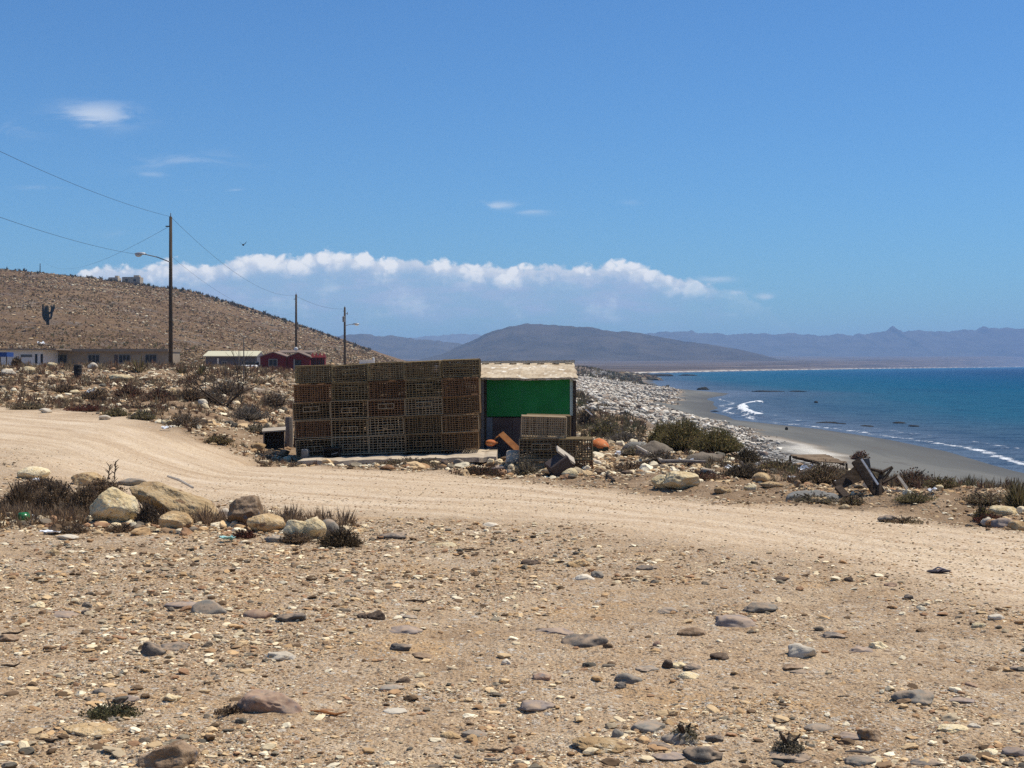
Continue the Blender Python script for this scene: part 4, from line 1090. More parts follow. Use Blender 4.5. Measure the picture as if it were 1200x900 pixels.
# orange hull piece right of the small stack
p = at(703, 529)
t = thing('broken_hull', 'broken orange and green boat piece right of the small trap stack', 'boat piece', p)
V, Fc2 = ico(3); Vv = V.copy(); Vv[:, 2] = np.where(Vv[:, 2] < 0, Vv[:, 2] * .2, Vv[:, 2]); Vv = Vv * np.array([.24, .3, .21]) + np.array([0, .2, .09])
Vv[:, 2] += .25 * np.where(Vv[:, 0] < 0, -Vv[:, 0] * .0, -Vv[:, 0] * .35)
link('hull_shell', np_mesh('hull_shell', Vv, Fc2, M['orange_plastic'], smooth=True), t)
MB().box((-.01, -.02, .06), (.42, .12, .09)).build('keel_strip', M['net_green'], t)
p = at(686, 520); tag(MB().plank((0, 0, .42), (.16, .05, .28), .07, .02).build('white_offcut', M['white_plastic'], None, (p.x, p.y - .3, zb + .55)), 'white plastic offcut lying on the right end of the small stack', 'offcut')
p = at(727, 533); tag(link('plastic_bottle', (MB().tube([(0, 0, 0), (.02, 0, 0), (.15, 0, 0), (.19, 0, 0), (.22, 0, 0)], [.03, .045, .045, .02, .018], 10)).mesh('plastic_bottle', M['white_plastic'], True), None, p + Vector((-.1, 0, .05))), 'white plastic bottle lying right of the broken orange boat piece', 'bottle')

# left end of the stack: crate, post, block, plastic crate
p = at(320, 526)
t = thing('wooden_crate', 'dark open wooden crate with a pale lid left of the big trap stack', 'crate', p + Vector((0, .1, -.02)), .12)
w_ = 23 * p.y / F; h_ = 22 * p.y / F
MB().box((0, .30, h_ / 2), (w_, .025, h_)).build('back_panel', M['wood_dark'], t)
MB().box((-w_ / 2, .15, h_ / 2), (.03, .32, h_)).build('side_panel', M['wood_grey'], t)
MB().box((w_ / 2, .15, h_ / 2), (.025, .32, h_)).build('side_panel', M['wood_dark'], t)
MB().box((.0, .14, h_ + .015), (w_ + .08, .42, .03), Euler((.14, -.06, 0)).to_matrix()).build('lid', M['wood_pale'], t)
p = at(336, 524)
b = MB().tube([(0, 0, -.05), (.01, 0, .3), (0, .01, .62), (.005, .01, .72)], [.105, .10, .095, .085], 9)
o = tag(b.build('stump_post', M['wood_grey'], None, p + Vector((.03, .12, 0))), 'short thick weathered post between the crate and the big trap stack', 'post')
p = at(343, 525)
tag(MB().box((0, 0, .3), (.10, .16, .66), Euler((0, .06, .2)).to_matrix()).build('leaning_board', M['wood_dark'], None, p + Vector((.05, .25, 0))), 'dark board standing behind the short thick post', 'board')
p = at(377, 533)
o = tag(link('cinder_block', rock_mesh('cinder_block', (.16, .22, .22), 905, M['grey_block'], 3, .06, 3, .03, .9), None, (p.x, 32.15, sbase + .07)), 'grey broken cinder block in front of the lowest left trap', 'block')
t = thing('plastic_crate', 'black plastic crate lying in front of the lowest left trap', 'crate', (S(389, 0, 32.1).x, 32.1, sbase - .03))
MB().box((0, .12, .13), (.34, .02, .22)).build('back_panel', M['black_plastic'], t)
for z in (.03, .22): MB().box((0, 0, z), (.34, .22, .022)).build('side_panel', M['black_plastic'], t)
for x in (-.17, .17): MB().box((x, 0, .125), (.02, .22, .20)).build('end_panel', M['black_plastic'], t)
MB().plank((0, -.05, .10), (.14, -.06, .14), .05, .02).build('rim', M['blue_grey_wall'], t)

# ------------------------------------------------------------------ shrubs
def blades(n, R, Ht, bw, cols, seed, up=.75, base=.35, leafy=0, droop=.15):
    rg = np.random.default_rng(seed)
    a = rg.uniform(0, 6.283, n); rr = np.sqrt(rg.uniform(0, 1, n))
    x = np.cos(a) * rr * R; y = np.sin(a) * rr * R
    hh = Ht * np.clip(1 - .75 * rr ** 2.2, .25, 1) * rg.uniform(.45, 1.1, n)
    bx = x * base; by = y * base
    az = rg.normal(0, .35, n); tx = x + az * R * .25; ty = y + rg.normal(0, .35, n) * R * .25
    start = rg.uniform(0, .35, n) * (leafy > 0)
    wa = rg.uniform(0, 3.14, n); wx = np.cos(wa) * bw; wy = np.sin(wa) * bw
    def P(t, k):
        q = t ** 1.25
        return np.stack([bx + (tx - bx) * q + wx * k, by + (ty - by) * q + wy * k, hh * (t - droop * t * t) - .02], -1)
    V = np.stack([P(start, -.5), P(start, .5), P(np.full(n, .5), .55), P(np.full(n, 1.), 0), P(np.full(n, .5), -.55)], 1).reshape(-1, 3)
    b = (np.arange(n) * 5)[:, None]
    Ft = np.concatenate([b + np.array([[0, 1, 2]]), b + np.array([[0, 2, 4]]), b + np.array([[4, 2, 3]])])
    c = np.array(cols)[rg.integers(0, len(cols), n)] * rg.uniform(.6, 1.4, (n, 1))
    C = np.repeat(c, 5, 0)
    if leafy:
        m = leafy
        i = rg.integers(0, n, m); tt = rg.uniform(.35, 1, m); q = tt ** 1.25
        cx = bx[i] + (tx[i] - bx[i]) * q; cy = by[i] + (ty[i] - by[i]) * q; cz = hh[i] * (tt - droop * tt * tt)
        d1 = rg.normal(size=(m, 3)); d1 /= np.linalg.norm(d1, axis=1, keepdims=True); d2 = np.cross(d1, rg.normal(size=(m, 3))); d2 /= np.linalg.norm(d2, axis=1, keepdims=True)
        L = bw * rg.uniform(1.5, 3.5, (m, 1)); W = L * .4
        c0 = np.stack([cx, cy, cz], 1)
        LV = np.stack([c0 - d1 * L * .5, c0 + d2 * W, c0 + d1 * L * .5, c0 - d2 * W], 1).reshape(-1, 3)
        bb = (np.arange(m) * 4)[:, None] + len(V)
        Ft = np.concatenate([Ft, bb + np.array([[0, 1, 2]]), bb + np.array([[0, 2, 3]])])
        C = np.concatenate([C, np.repeat(np.array(cols)[rg.integers(0, len(cols), m)] * rg.uniform(.6, 1.5, (m, 1)), 4, 0)])
        V = np.concatenate([V, LV])
    return V, Ft, C
DARK = [(.14, .092, .058), (.175, .115, .072), (.22, .15, .09), (.115, .08, .052), (.27, .195, .122)]
OLIVE = [(.155, .135, .05), (.20, .17, .068), (.12, .105, .046), (.25, .19, .09), (.17, .12, .062)]
GREY = [(.15, .125, .095), (.20, .165, .125), (.11, .09, .07), (.24, .20, .155)]
RED = [(.13, .045, .032), (.10, .04, .03), (.16, .07, .045), (.08, .045, .03)]
STRAW = [(.24, .19, .11), (.30, .25, .16), (.18, .14, .085), (.14, .12, .06)]
_ss = [500]
def shrub(px, py, w, h, cols, label, n=None, bw=None, leafy=None, name='shrub', cat='shrub', deep=.8, stems=6, up=0, group=None, push=.3):
    _ss[0] += 1
    p = at(px, py); s = p.y / F; R = w * s / 2; Ht = h * s
    p = p + Vector((0, R * push, 0)); p.z = hz(p.x, p.y)
    px1 = p.y / 1480
    n = n or int(np.clip(w * h * 1.1, 90, 4200)); bw = bw or max(.006, px1 * .75)
    V, Ft, C = blades(n, R, Ht, bw, cols, _ss[0], leafy=int(n * 1.6) if leafy is None else leafy)
    V[:, 1] *= deep
    t = thing(name, label, cat, p, 0, group)
    link('foliage', np_mesh('foliage', V, Ft, M_LEAF, C), t)
    b = MB(); r = random.Random(_ss[0])
    for k in range(stems):
        a = r.uniform(0, 6.28); q = r.uniform(.3, .8)
        b.tube([(0, 0, -.03), (R * .3 * q * math.cos(a), R * .3 * q * math.sin(a), Ht * .35), (R * q * math.cos(a), R * q * math.sin(a), Ht * .8)], [.012 * max(1, Ht * 1.5), .009 * max(1, Ht * 1.2), .003], 5)
    b.build('stem', M['wood_dark'], t)
    return t
# boulder group shrubs
shrub(22, 600, 56, 46, DARK, 'dark brown dry shrub at the left end of the roadside boulders', leafy=1200)
shrub(62, 602, 66, 48, DARK, 'dark dense dry shrub in front of the low cream boulder')
shrub(97, 603, 48, 44, DARK, 'dark dense dry shrub left of the big rounded cream boulder')
shrub(45, 580, 70, 26, DARK, 'dark dry shrub behind the green bottle and beside the cream boulder')
shrub(120, 582, 50, 26, DARK, 'dark dry shrub behind the big rounded cream boulder')
shrub(172, 617, 34, 36, [(.10, .075, .055), (.14, .105, .075), (.075, .055, .04)], 'greyish brown dry shrub between the rounded boulder and the tan slab')
shrub(140, 624, 44, 12, DARK, 'low brown weeds at the foot of the big rounded cream boulder')
shrub(285, 632, 34, 13, RED, 'low reddish brown weeds before the brown boulder')
shrub(345, 637, 44, 14, DARK, 'low dark weeds before the two whitish stones')
shrub(398, 641, 60, 26, [(.10, .07, .042), (.13, .095, .055), (.07, .05, .03)], 'brown dry shrub at the right end of the roadside boulders')
shrub(85, 625, 44, 12, DARK, 'low dark weeds among litter left of the rounded boulder')
# stalks
for px, py, hh, lab in ((134, 562, 22, 'upright dark dry stalk right of a low tan boulder'), (127, 562, 18, 'shorter dry stalk beside a taller one behind the boulders')):
    p = at(px, py); s = p.y / F
    b = MB().tube([(0, 0, -.02), (.01, 0, hh * s * .5), (.03, 0, hh * s)], [.010, .008, .004], 5)
    r = random.Random(px)
    for k in range(7):
        z = hh * s * (.3 + .1 * k); a = r.uniform(0, 6.28); b.bar((.01, 0, z), (.01 + .06 * math.cos(a), .06 * math.sin(a), z + .05), .009, .003)
    tag(b.build('dry_stalk', M['wood_dark'], None, p), lab, 'dry plant')
# foreground plants
shrub(128, 842, 80, 20, [(.13, .125, .06), (.17, .15, .075), (.10, .085, .05)], 'low dark green plant on the dirt behind the big brown rock', n=900, bw=.005)
shrub(803, 870, 40, 24, [(.19, .17, .11), (.14, .12, .075), (.24, .20, .135)], 'small greyish plant growing from stones beside the grey oblong stone', n=420, bw=.004)
shrub(925, 884, 46, 26, [(.22, .19, .14), (.17, .145, .10), (.13, .105, .07)], 'small dry grey plant beside the flat dark stone', n=480, bw=.004)
shrub(268, 838, 44, 10, DARK, 'flat dry brown weed left of the reddish slab', n=200, bw=.005)
# bush by the beach and brush behind
shrub(803, 529, 74, 46, OLIVE, 'tall dark olive bush at the edge of the cobble bank', n=3800)
shrub(842, 532, 66, 36, OLIVE, 'dark olive bush right of the tallest one at the cobble bank', n=3400)
shrub(780, 522, 46, 36, OLIVE, 'olive bush on the left of the tallest one at the cobble bank', n=1800)
shrub(876, 545, 40, 22, [(.09, .07, .045), (.12, .095, .06), (.07, .055, .035)], 'brown low bush below the right side of the olive bushes', n=900)
shrub(708, 512, 44, 24, GREY + OLIVE, 'grey twiggy brush behind the broken orange boat piece', n=900)
shrub(731, 520, 44, 18, GREY, 'grey twiggy brush left of the brown mound', n=700)
shrub(688, 500, 26, 30, GREY + DARK, 'grey dry brush against the right end of the shack', n=600)
shrub(740, 552, 60, 12, DARK, 'low dark weeds left of the two-lobed cream boulder', n=420)
shrub(820, 562, 70, 14, DARK + RED, 'low brown weeds behind the two-lobed cream boulder', n=600)
shrub(870, 560, 60, 22, [(.10, .075, .05), (.13, .10, .065), (.075, .055, .038)], 'brown dry brush right of the two-lobed cream boulder', n=900)
shrub(915, 555, 60, 20, DARK + OLIVE, 'dark green brown brush left of the thatched mat', n=900)
shrub(965, 568, 70, 34, STRAW + DARK + DARK, 'straw brown dry brush below the thatched mat', n=1800)
shrub(1012, 540, 26, 14, RED + DARK, 'reddish brush behind the top of the wooden wreck', n=300, push=1.5)
shrub(1000, 592, 40, 14, DARK + STRAW, 'low brown weeds at the foot of the wooden wreck', n=500)
shrub(1070, 572, 60, 24, RED + DARK + GREY, 'dark reddish twiggy brush right of the wooden wreck', n=1200)
shrub(1105, 572, 50, 16, DARK + OLIVE, 'dark brush on the edge above the grey sand', n=700)
shrub(1075, 588, 60, 14, OLIVE + STRAW, 'low olive weeds right of the wooden wreck', n=600)
shrub(1195, 595, 44, 42, STRAW + OLIVE, 'tall straw coloured grass tuft above the grey sand', n=900, leafy=0)
shrub(1160, 592, 70, 16, DARK + STRAW, 'brown dry brush along the edge left of the straw tuft', n=900)
shrub(1152, 610, 26, 22, OLIVE + DARK, 'small dark green shrub left of the pale slab stone', n=400)
shrub(1162, 615, 40, 14, RED, 'dark red low shrub before the pale slab stone', n=600, leafy=1200)
shrub(1060, 614, 60, 10, DARK + STRAW, 'flat brown weeds beside a grey stone on the road edge', n=300)
shrub(560, 557, 70, 16, [(.10, .08, .045), (.08, .05, .035), (.12, .06, .04)], 'brown weeds in front of the concrete slab', n=700)
shrub(480, 545, 110, 10, DARK + STRAW, 'low dry weeds along the front of the slab', n=800)
shrub(617, 558, 40, 24, STRAW + GREY, 'pale twiggy weed before the square concrete chunk', n=500)
shrub(420, 542, 50, 8, DARK, 'low dark weeds below the black plastic crate', n=300)
# rubble field shrubs
for px, py, w, h, cl, lab in [
    (75, 462, 40, 14, DARK, 'dark shrub below the black barrel'), (110, 468, 46, 16, DARK, 'dark red-brown shrub in a row, right of the black barrel'),
    (150, 466, 46, 22, RED + DARK, 'dark red-brown shrub below the tan house'), (185, 468, 44, 20, RED + DARK, 'red-brown shrub left of the nearest utility pole'),
    (220, 470, 44, 20, DARK, 'dark shrub right of the nearest utility pole in the rubble'), (247, 472, 40, 18, DARK + GREY, 'grey-brown shrub before the pale roofed house'),
    (255, 522, 40, 14, DARK + OLIVE, 'dark low shrub on the far road edge'), (165, 492, 40, 14, OLIVE + GREY, 'greyish low shrub on the far edge of the road'),
    (135, 488, 36, 12, OLIVE + STRAW, 'straw green low shrub on the far edge of the road'), (215, 500, 56, 20, GREY + DARK, 'wide grey shrub above the far road edge'),
    (290, 492, 56, 24, GREY, 'grey twiggy shrub left of the wooden crate'), (320, 478, 40, 22, DARK + GREY, 'dark grey shrub near the left end of the trap stack'),
    (300, 508, 40, 14, STRAW + GREY, 'straw coloured low shrub left of the wooden crate'), (30, 480, 60, 12, DARK + STRAW, 'brown low shrub at the far left of the rubble field'),
    (265, 465, 60, 24, GREY + DARK, 'broad dry shrub under the bare branched bush'), (100, 482, 60, 10, RED, 'reddish low growth on the slope above the road'),
    (160, 480, 60, 9, RED + STRAW, 'red and straw low growth in the middle of the rubble slope')]:
    shrub(px, py, w, h, cl, lab, n=700, leafy=700)
# bare branched bush
p = at(265, 476); b = MB(); r = random.Random(4)
def branch(a, d, L, rad, lev):
    e_ = a + d * L; m = (a + e_) / 2 + Vector((r.uniform(-1, 1), r.uniform(-1, 1), r.uniform(-.5, .5))) * L * .08
    b.tube([a, m, e_], [rad, rad * .8, rad * .55], 5)
    if lev:
        for k in range(r.choice([2, 3])):
            nd = (d + Vector((r.uniform(-1, 1), r.uniform(-1, 1), r.uniform(-.2, .6))) * .75).normalized(); branch(e_, nd, L * r.uniform(.6, .85), rad * .55, lev - 1)
for k in range(8):
    a = r.uniform(0, 6.28); branch(Vector((0, 0, -.05)), Vector((math.cos(a) * .9, math.sin(a) * .7, r.uniform(.5, 1))).normalized(), .75, .032, 3)
tag(b.build('bare_bush', M['wood_dark'], None, p), 'leafless dark branching bush in front of the pale roofed house', 'bush')
# spiky plants by the houses
for px, py, h, lab in ((163, 436, 26, 'dry spiky plant before the right end of the tan house'), (212, 438, 16, 'dark spiky yucca right of the nearest utility pole'), (236, 440, 20, 'dark spiky yucca left of the pale roofed house')):
    p = at(px, py); s = p.y / F; V, Ft, C = blades(70, h * s * .7, h * s, .06, DARK + OLIVE, px, droop=.1)
    tag(link('spiky_plant', np_mesh('spiky_plant', V, Ft, M_LEAF, C), None, p), lab, 'plant')

N = 2600
qx = rg.uniform(-5.6, -1.4, N); qy = 14.1 + (-1.5 - qx) * .30 + rg.normal(0, .35, N)
scatter_stones('boulder_chips', qx, qy, np.minimum(.022 * (1 + rg.pareto(2.2, N)), .16), palette(N, [4, 5, 3, 6, 6, 2, 2, 2, 2, 2, 3, 1], 41), 'pale chips and litter stones among the roadside boulders', seed=42)
N = 420
qx = np.concatenate([rg.uniform(-5.8, -4.2, 260), rg.uniform(-4.4, -1.5, 160)]); qy = 14.4 + (-1.5 - qx) * .42 + rg.normal(0, .22, N) * np.where(qx < -4.3, 2.6, 1)
scatter_scrub('boulder_weeds', qx, qy, rg.uniform(.08, .26, N), np.array(DARK)[rg.integers(0, 5, N)] * 1.1, 'low dry weeds between the roadside boulders', 43, 30, (.4, 1.), bw=.045, spread=1.0)
# ------------------------------------------------------------------ roadside boulders
BG = 'boulders lining the near side of the road'
rock(130, 617, 55, 48, 'stone_cream', 'big rounded cream boulder in the dark shrubs beside the road', 'boulder', 'boulder', sub=5, amp=.2, facets=13, fine=.05, sink=.12, group=BG)
def slab():
    p = at(200, 612); s = p.y / F
    me = rock_mesh('boulder', (118 * s, .75, 36 * s), 333, M['stone_tan'], 5, .2, 13, .05, .25)
    o = link('boulder', me, None, (p.x, p.y + .3, p.z + 19 * s)); o.rotation_euler = (0, math.radians(19), .1)
    tag(o, 'long tan slab boulder sloping down beside the rounded boulders', 'boulder', BG)
slab()
rock(205, 624, 43, 26, 'stone_tan', 'rounded brownish boulder in front of the long tan slab', 'boulder', 'boulder', sub=5, amp=.18, facets=10, fine=.05, group=BG, sink=.15)
rock(35, 562, 44, 17, 'stone_cream', 'low cream boulder behind the dark shrubs', 'boulder', 'boulder', sub=4, amp=.15, group=BG)
rock(100, 569, 40, 17, 'stone_tan', 'low tan brown boulder behind the dark shrubs, left of grey slab', 'boulder', 'boulder', sub=4, group=BG)
rock(152, 569, 34, 10, 'stone_grey', 'flat grey slab behind the long tan boulder', 'boulder', 'boulder', sub=4, group=BG)
rock(287, 618, 47, 39, 'stone_brown', 'brown boulder with a dark underside right of the long tan slab', 'boulder', 'boulder', sub=5, amp=.25, facets=11, fine=.05, sink=.12, group=BG, tilt=(.1, .15))
rock(310, 624, 46, 23, 'stone_tan', 'cream tan boulder leaning against the brown boulder', 'boulder', 'boulder', sub=5, amp=.25, group=BG, tilt=(0, .1))
rock(345, 633, 30, 26, 'stone_cream', 'whitish chunky stone near the right end of the boulders', 'boulder', 'boulder', sub=4, amp=.25, facets=10, group=BG, sink=.15)
rock(366, 633, 30, 27, 'stone_cream', 'smooth greenish cream stone right of the whitish chunk', 'boulder', 'boulder', sub=4, amp=.12, facets=4, group=BG, tilt=(0, .4), sink=.15)
rock(337, 611, 20, 14, 'stone_dark', 'dark purplish stone on top behind the whitish chunk', 'stone', 'stone', sub=4, depth=.8, sink=.1)
rock(386, 628, 22, 20, 'stone_grey', 'grey tan stone behind the brown shrub at the boulders end', 'stone', 'stone', sub=4)
rock(322, 636, 30, 10, 'stone_grey', 'low grey stone before the cream tan boulder', 'stone', 'stone', sub=3)
rock(262, 607, 14, 12, 'stone_white', 'small pale stone between the long slab and the brown boulder', 'stone', 'stone', sub=3)
g1 = at(193, 569) + Vector((0, .2, .12)); g2 = at(224, 583) + Vector((0, .1, .12))
tag(MB().tube([g1, (g1 + g2) / 2 + Vector((0, 0, .02)), g2], [.018, .02, .016], 6).build('stick', M['wood_pale']), 'long pale stick lying behind the long tan slab', 'stick')
rock(77, 633, 26, 8, 'stone_white', 'pale stone among litter left of the rounded boulder', sub=3)
# right boulder (two lobes) and road edge stones
rock(800, 574, 46, 21, 'stone_cream', 'two-lobed cream boulder by the road before the beach, larger lobe', 'boulder', 'boulder', sub=5, amp=.22, facets=8, fine=.04, sink=.1)
rock(777, 573, 26, 16, 'stone_cream', 'smaller cream boulder touching the larger one by the road', 'boulder', 'boulder', sub=5, amp=.22, facets=8, fine=.04, sink=.1)
for px, py, w, h, mt, lab in [
    (830, 560, 18, 11, 'stone_grey', 'grey stone right of the two-lobed cream boulder'), (848, 578, 22, 9, 'stone_tan', 'tan stone by the road right of the two-lobed boulder'),
    (893, 566, 22, 12, 'stone_tan', 'tan stone by the road left of the grey tarp mound'), (880, 575, 16, 8, 'stone_cream', 'cream stone left of the tarp mound, nearer the road'),
    (938, 551, 14, 8, 'stone_brown', 'brownish round stone under the thatched mat'), (905, 571, 30, 8, 'stone_tan', 'flat tan stone left of the grey tarp mound'),
    (1178, 604, 38, 14, 'stone_cream', 'pale slab stone at the right road edge'), (1158, 618, 18, 11, 'stone_white', 'greenish white stone before the pale slab stone'),
    (1176, 618, 24, 13, 'stone_purple', 'purplish grey stone before the pale slab stone'), (1193, 622, 20, 13, 'stone_tan', 'tan stone at the end of the pale slab stone'),
    (1040, 612, 22, 10, 'stone_dark', 'dark stone in weeds at the far road edge'), (1101, 575, 12, 7, 'stone_cream', 'cream stone in brush above the grey sand'),
    (960, 590, 20, 8, 'stone_tan', 'small tan stone below the grey tarp mound'), (990, 597, 14, 6, 'stone_tan', 'small tan stone before the wooden wreck'),
    (735, 556, 14, 5, 'stone_darkbrown', 'dark flat stone left of the cream boulder'), (700, 545, 10, 5, 'stone_white', 'small white stone right of the small trap stack')]:
    rock(px, py, w, h, mt, lab, sub=3)
# stones of the rubble field
for i, (px, py, w, h, mt, lab) in enumerate([
    (240, 470, 12, 10, 'stone_red', 'reddish round stone above a white one in the rubble'), (237, 475, 12, 8, 'stone_white', 'bright white stone below a reddish round one'),
    (52, 484, 16, 6, 'stone_white', 'flat white stone on the far road edge'), (108, 432, 12, 7, 'stone_white', 'white stone on the rise just right of the black barrel'),
    (140, 446, 30, 7, 'stone_cream', 'wide pale mound stone below the tan house'), (87, 462, 14, 5, 'stone_cream', 'cream stone below the black barrel'),
    (30, 437, 20, 8, 'stone_cream', 'cream rubble lump below the white house'), (8, 440, 18, 7, 'stone_white', 'whitish rubble lump at the far left below the white house'),
    (60, 430, 12, 6, 'stone_cream', 'cream stone on the rise below the tan house'), (200, 462, 12, 7, 'stone_tan', 'tan stone at the foot of the nearest utility pole'),
    (312, 475, 10, 6, 'stone_white', 'white stone near the left end of the trap stack'), (330, 503, 12, 8, 'stone_cream', 'cream stone behind the wooden crate'),
    (195, 498, 14, 6, 'stone_cream', 'cream stone in the grey shrub above the road'), (122, 492, 14, 6, 'stone_white', 'white stone in straw green shrub at the far road edge'),
    (302, 528, 18, 9, 'stone_tan', 'tan stone on the road edge left of the wooden crate'), (330, 524, 8, 6, 'stone_white', 'little white stone at the corner of the wooden crate')]):
    rock(px, py, w, h, mt, lab, sub=3)

# ------------------------------------------------------------------ foreground stones
for px, py, w, h, mt, lab, kw in FG:
    kw = dict(kw); kw.setdefault('sub', 4); kw['amp'] = max(.24 if w > 20 else .3, kw.get('amp', .3)) if 'smooth' not in lab else .08; kw['facets'] = max(11, kw.get('facets', 12)) if 'smooth' not in lab else 3; kw.setdefault('fine', .055); kw['sink'] = max(.55, kw.get('sink', .55))
    rock(px, py, w, h, mt, lab, **kw)
# twigs and wood chips on the dirt
for px, py, w, ang, mt, lab in [(583, 882, 26, .1, 'wood_dark', 'dark chip of wood with raised ends on the near dirt'), (578, 893, 22, -.1, 'wood_grey', 'grey chip of wood below the dark one'),
    (15, 744, 22, .6, 'wood_dark', 'dark stick resting on the brown stone at the left edge'), (58, 870, 18, -.3, 'wood_dark', 'short dark stick left of the broad tan hump'),
    (385, 838, 44, -.35, 'rust', 'reddish thin stick on the dirt right of the reddish slab'), (550, 646, 36, .25, 'wood_dark', 'thin curved dark stick by the near road edge'),
    (1010, 884, 40, .05, 'wood_grey', 'grey stick beside the grey-green stone'), (12, 782, 22, .05, 'wood_dark', 'flat dark stick at the left edge'), (490, 706, 30, .0, 'wood_dark', 'thin dark twig behind the dark brown clod')]:
    p = at(px, py); s = p.y / F; L = w * s / 2
    b = MB().tube([(-L, -L * ang, .012), (-L * .3, -L * ang * .2, .006 + L * .1), (L * .4, L * ang * .5, .006), (L, L * ang, .015 + L * .08)], [.004, .0075, .007, .003], 6)
    tag(b.build('stick', M[mt], None, p), lab, 'stick')
# sandal on the road
p = at(1100, 672)
t = thing('sandal', 'dark flip-flop sandal lying on the pale road', 'sandal', p + Vector((0, 0, .004)), .2)
V, Fc2 = ico(3); Vv = V.copy(); Vv = Vv * np.array([.10, .042, .014]); Vv[:, 1] *= (1 - .25 * np.cos(Vv[:, 0] / .1 * 3.1)); Vv[:, 2] += .014
link('sole', np_mesh('sole', Vv, Fc2, M['sandal_dark'], smooth=True), t)
b = MB(); b.tube([(-.03, -.036, .018), (.01, -.028, .036), (.055, 0, .026)], [.005, .006, .004], 6); b.tube([(-.03, .036, .018), (.01, .028, .04), (.055, 0, .026)], [.006, .007, .005], 6)
b.build('strap', M['sandal_strap'], t)
# litter near the boulders
p = at(30, 612); t = thing('green_bottle', 'round green bottle lying in the dark shrubs', 'bottle', p + Vector((0, -.02, .045)), .9)
b = MB().tube([(-.07, 0, 0), (-.058, 0, 0), (.03, 0, 0), (.06, 0, .006), (.085, 0, .008)], [.04, .062, .062, .022, .018], 12); b.build('body', M['green_plastic'], t, smooth=True)
MB().tube([(.083, 0, .008), (.10, 0, .009)], [.021, .021], 10).build('cap', M['white_plastic'], t)
def litter(px, py, w, h, mt, lab, name='litter_scrap', cat='litter'):
    _sd[0] += 1
    p = at(px, py); s = p.y / F; n = 7; r = np.random.default_rng(_sd[0]); vs = []; fs = []
    for i in range(n):
        for j in range(n):
            u, v = i / (n - 1) - .5, j / (n - 1) - .5
            vs.append((u * w * s, v * w * s * .7, h * s * (.5 + .6 * float(fbm2(np.array([u * 3 + _sd[0]]), np.array([v * 3.]), 2, 8)[0]) + .2 * abs(u))))
    for i in range(n - 1):
        for j in range(n - 1): fs.append((i * n + j, (i + 1) * n + j, (i + 1) * n + j + 1, i * n + j + 1))
    b = MB(); b.add(vs, fs); me = b.mesh(name, M[mt]); o = link(name, me, None, p + Vector((0, 0, .01))); o.rotation_euler[2] = r.uniform(-1, 1)
    md = o.modifiers.new('thickness', 'SOLIDIFY'); md.thickness = .006
    return tag(o, lab, cat)
for a in [(60, 627, 22, 6, 'white_plastic', 'white plastic scrap by the green bottle'), (266, 635, 16, 8, 'teal_plastic', 'pale teal plastic scrap before the brown boulder'),
          (14, 590, 12, 10, 'blue_grey_wall', 'grey blue plastic scrap at the left in the dark shrubs'), (42, 566, 7, 6, 'white_plastic', 'tiny white scrap in the dark shrub under the cream boulder'),
          (105, 464, 10, 8, 'white_plastic', 'white bag scrap among dark shrubs below the black barrel'), (195, 505, 12, 6, 'white_plastic', 'white scrap at the far road edge'),
          (725, 536, 10, 5, 'white_plastic', 'white scrap beside the white plastic bottle'), (803, 545, 18, 8, 'white_plastic', 'white crumpled scrap under the driftwood pole'),
          (818, 541, 12, 6, 'white_plastic', 'small white scrap right of the crumpled one'), (945, 560, 18, 16, 'white_plastic', 'grey-white bag under the thatched mat'),
          (929, 562, 12, 4, 'white_plastic', 'white flat scrap left of the grey-white bag'), (858, 553, 16, 8, 'white_plastic', 'white scrap in the brown brush'),
          (985, 571, 14, 8, 'white_plastic', 'white scrap at the left leg of the wooden wreck'), (1092, 580, 10, 8, 'white_plastic', 'white scrap in brush above the grey sand'),
          (1170, 592, 8, 5, 'white_plastic', 'white crooked scrap on the right edge brush'), (1183, 592, 6, 4, 'white_plastic', 'tiny white scrap right of the crooked one'),
          (690, 531, 14, 8, 'white_plastic', 'white rag right of the small trap stack'), (48, 404.5, 8, 5, 'white_plastic', 'white bundle on the slope above the white house')]:
    litter(*a)

# ------------------------------------------------------------------ driftwood, wreck, tarps on the right
g1 = at(746, 540) + Vector((0, .3, .3)); g1 = pt(746, 523, 30.5); g2 = pt(776, 541, 28.5); g3 = pt(829, 545, 28.0)
g2.z = hz(g2.x, g2.y) + .09; g3.z = hz(g3.x, g3.y) + .07
tag(MB().tube([g1, g2], [.025, .04], 7).build('driftwood_pole', M['wood_pale']), 'pale driftwood pole propped up before the brown mound', 'driftwood')
tag(MB().tube([g2 + Vector((-.02, -.12, 0)), (g2 + g3) / 2 + Vector((0, -.1, .01)), g3], [.042, .04, .03], 7).build('driftwood_log', M['wood_grey']), 'grey brown driftwood log lying right of the propped pole', 'driftwood')
for a, c_, ra, mt, lab in [((705, 554), (720, 567), .02, 'wood_dark', 'dark thin stick lying on the dirt right of the traps'), ((848, 530), (870, 545), .03, 'wood_grey', 'grey stick sloping down in the brown brush'), ((870, 545), (897, 557), .028, 'wood_dark', 'dark stick running on below the grey one')]:
    A = at(*a); B_ = at(*c_); A.z = hz(A.x, A.y) + (.14 if a[1] < 540 else .05); B_.z = hz(B_.x, B_.y) + .04
    if abs(A.y - B_.y) > 6: A.y = B_.y + .8; A.x = (a[0] - 600) / F * A.y; A.z = EYE - (a[1] - HOR) / F * A.y
    tag(MB().tube([A, B_], [ra * .7, ra], 6).build('driftwood_stick', M[mt]), lab, 'driftwood')
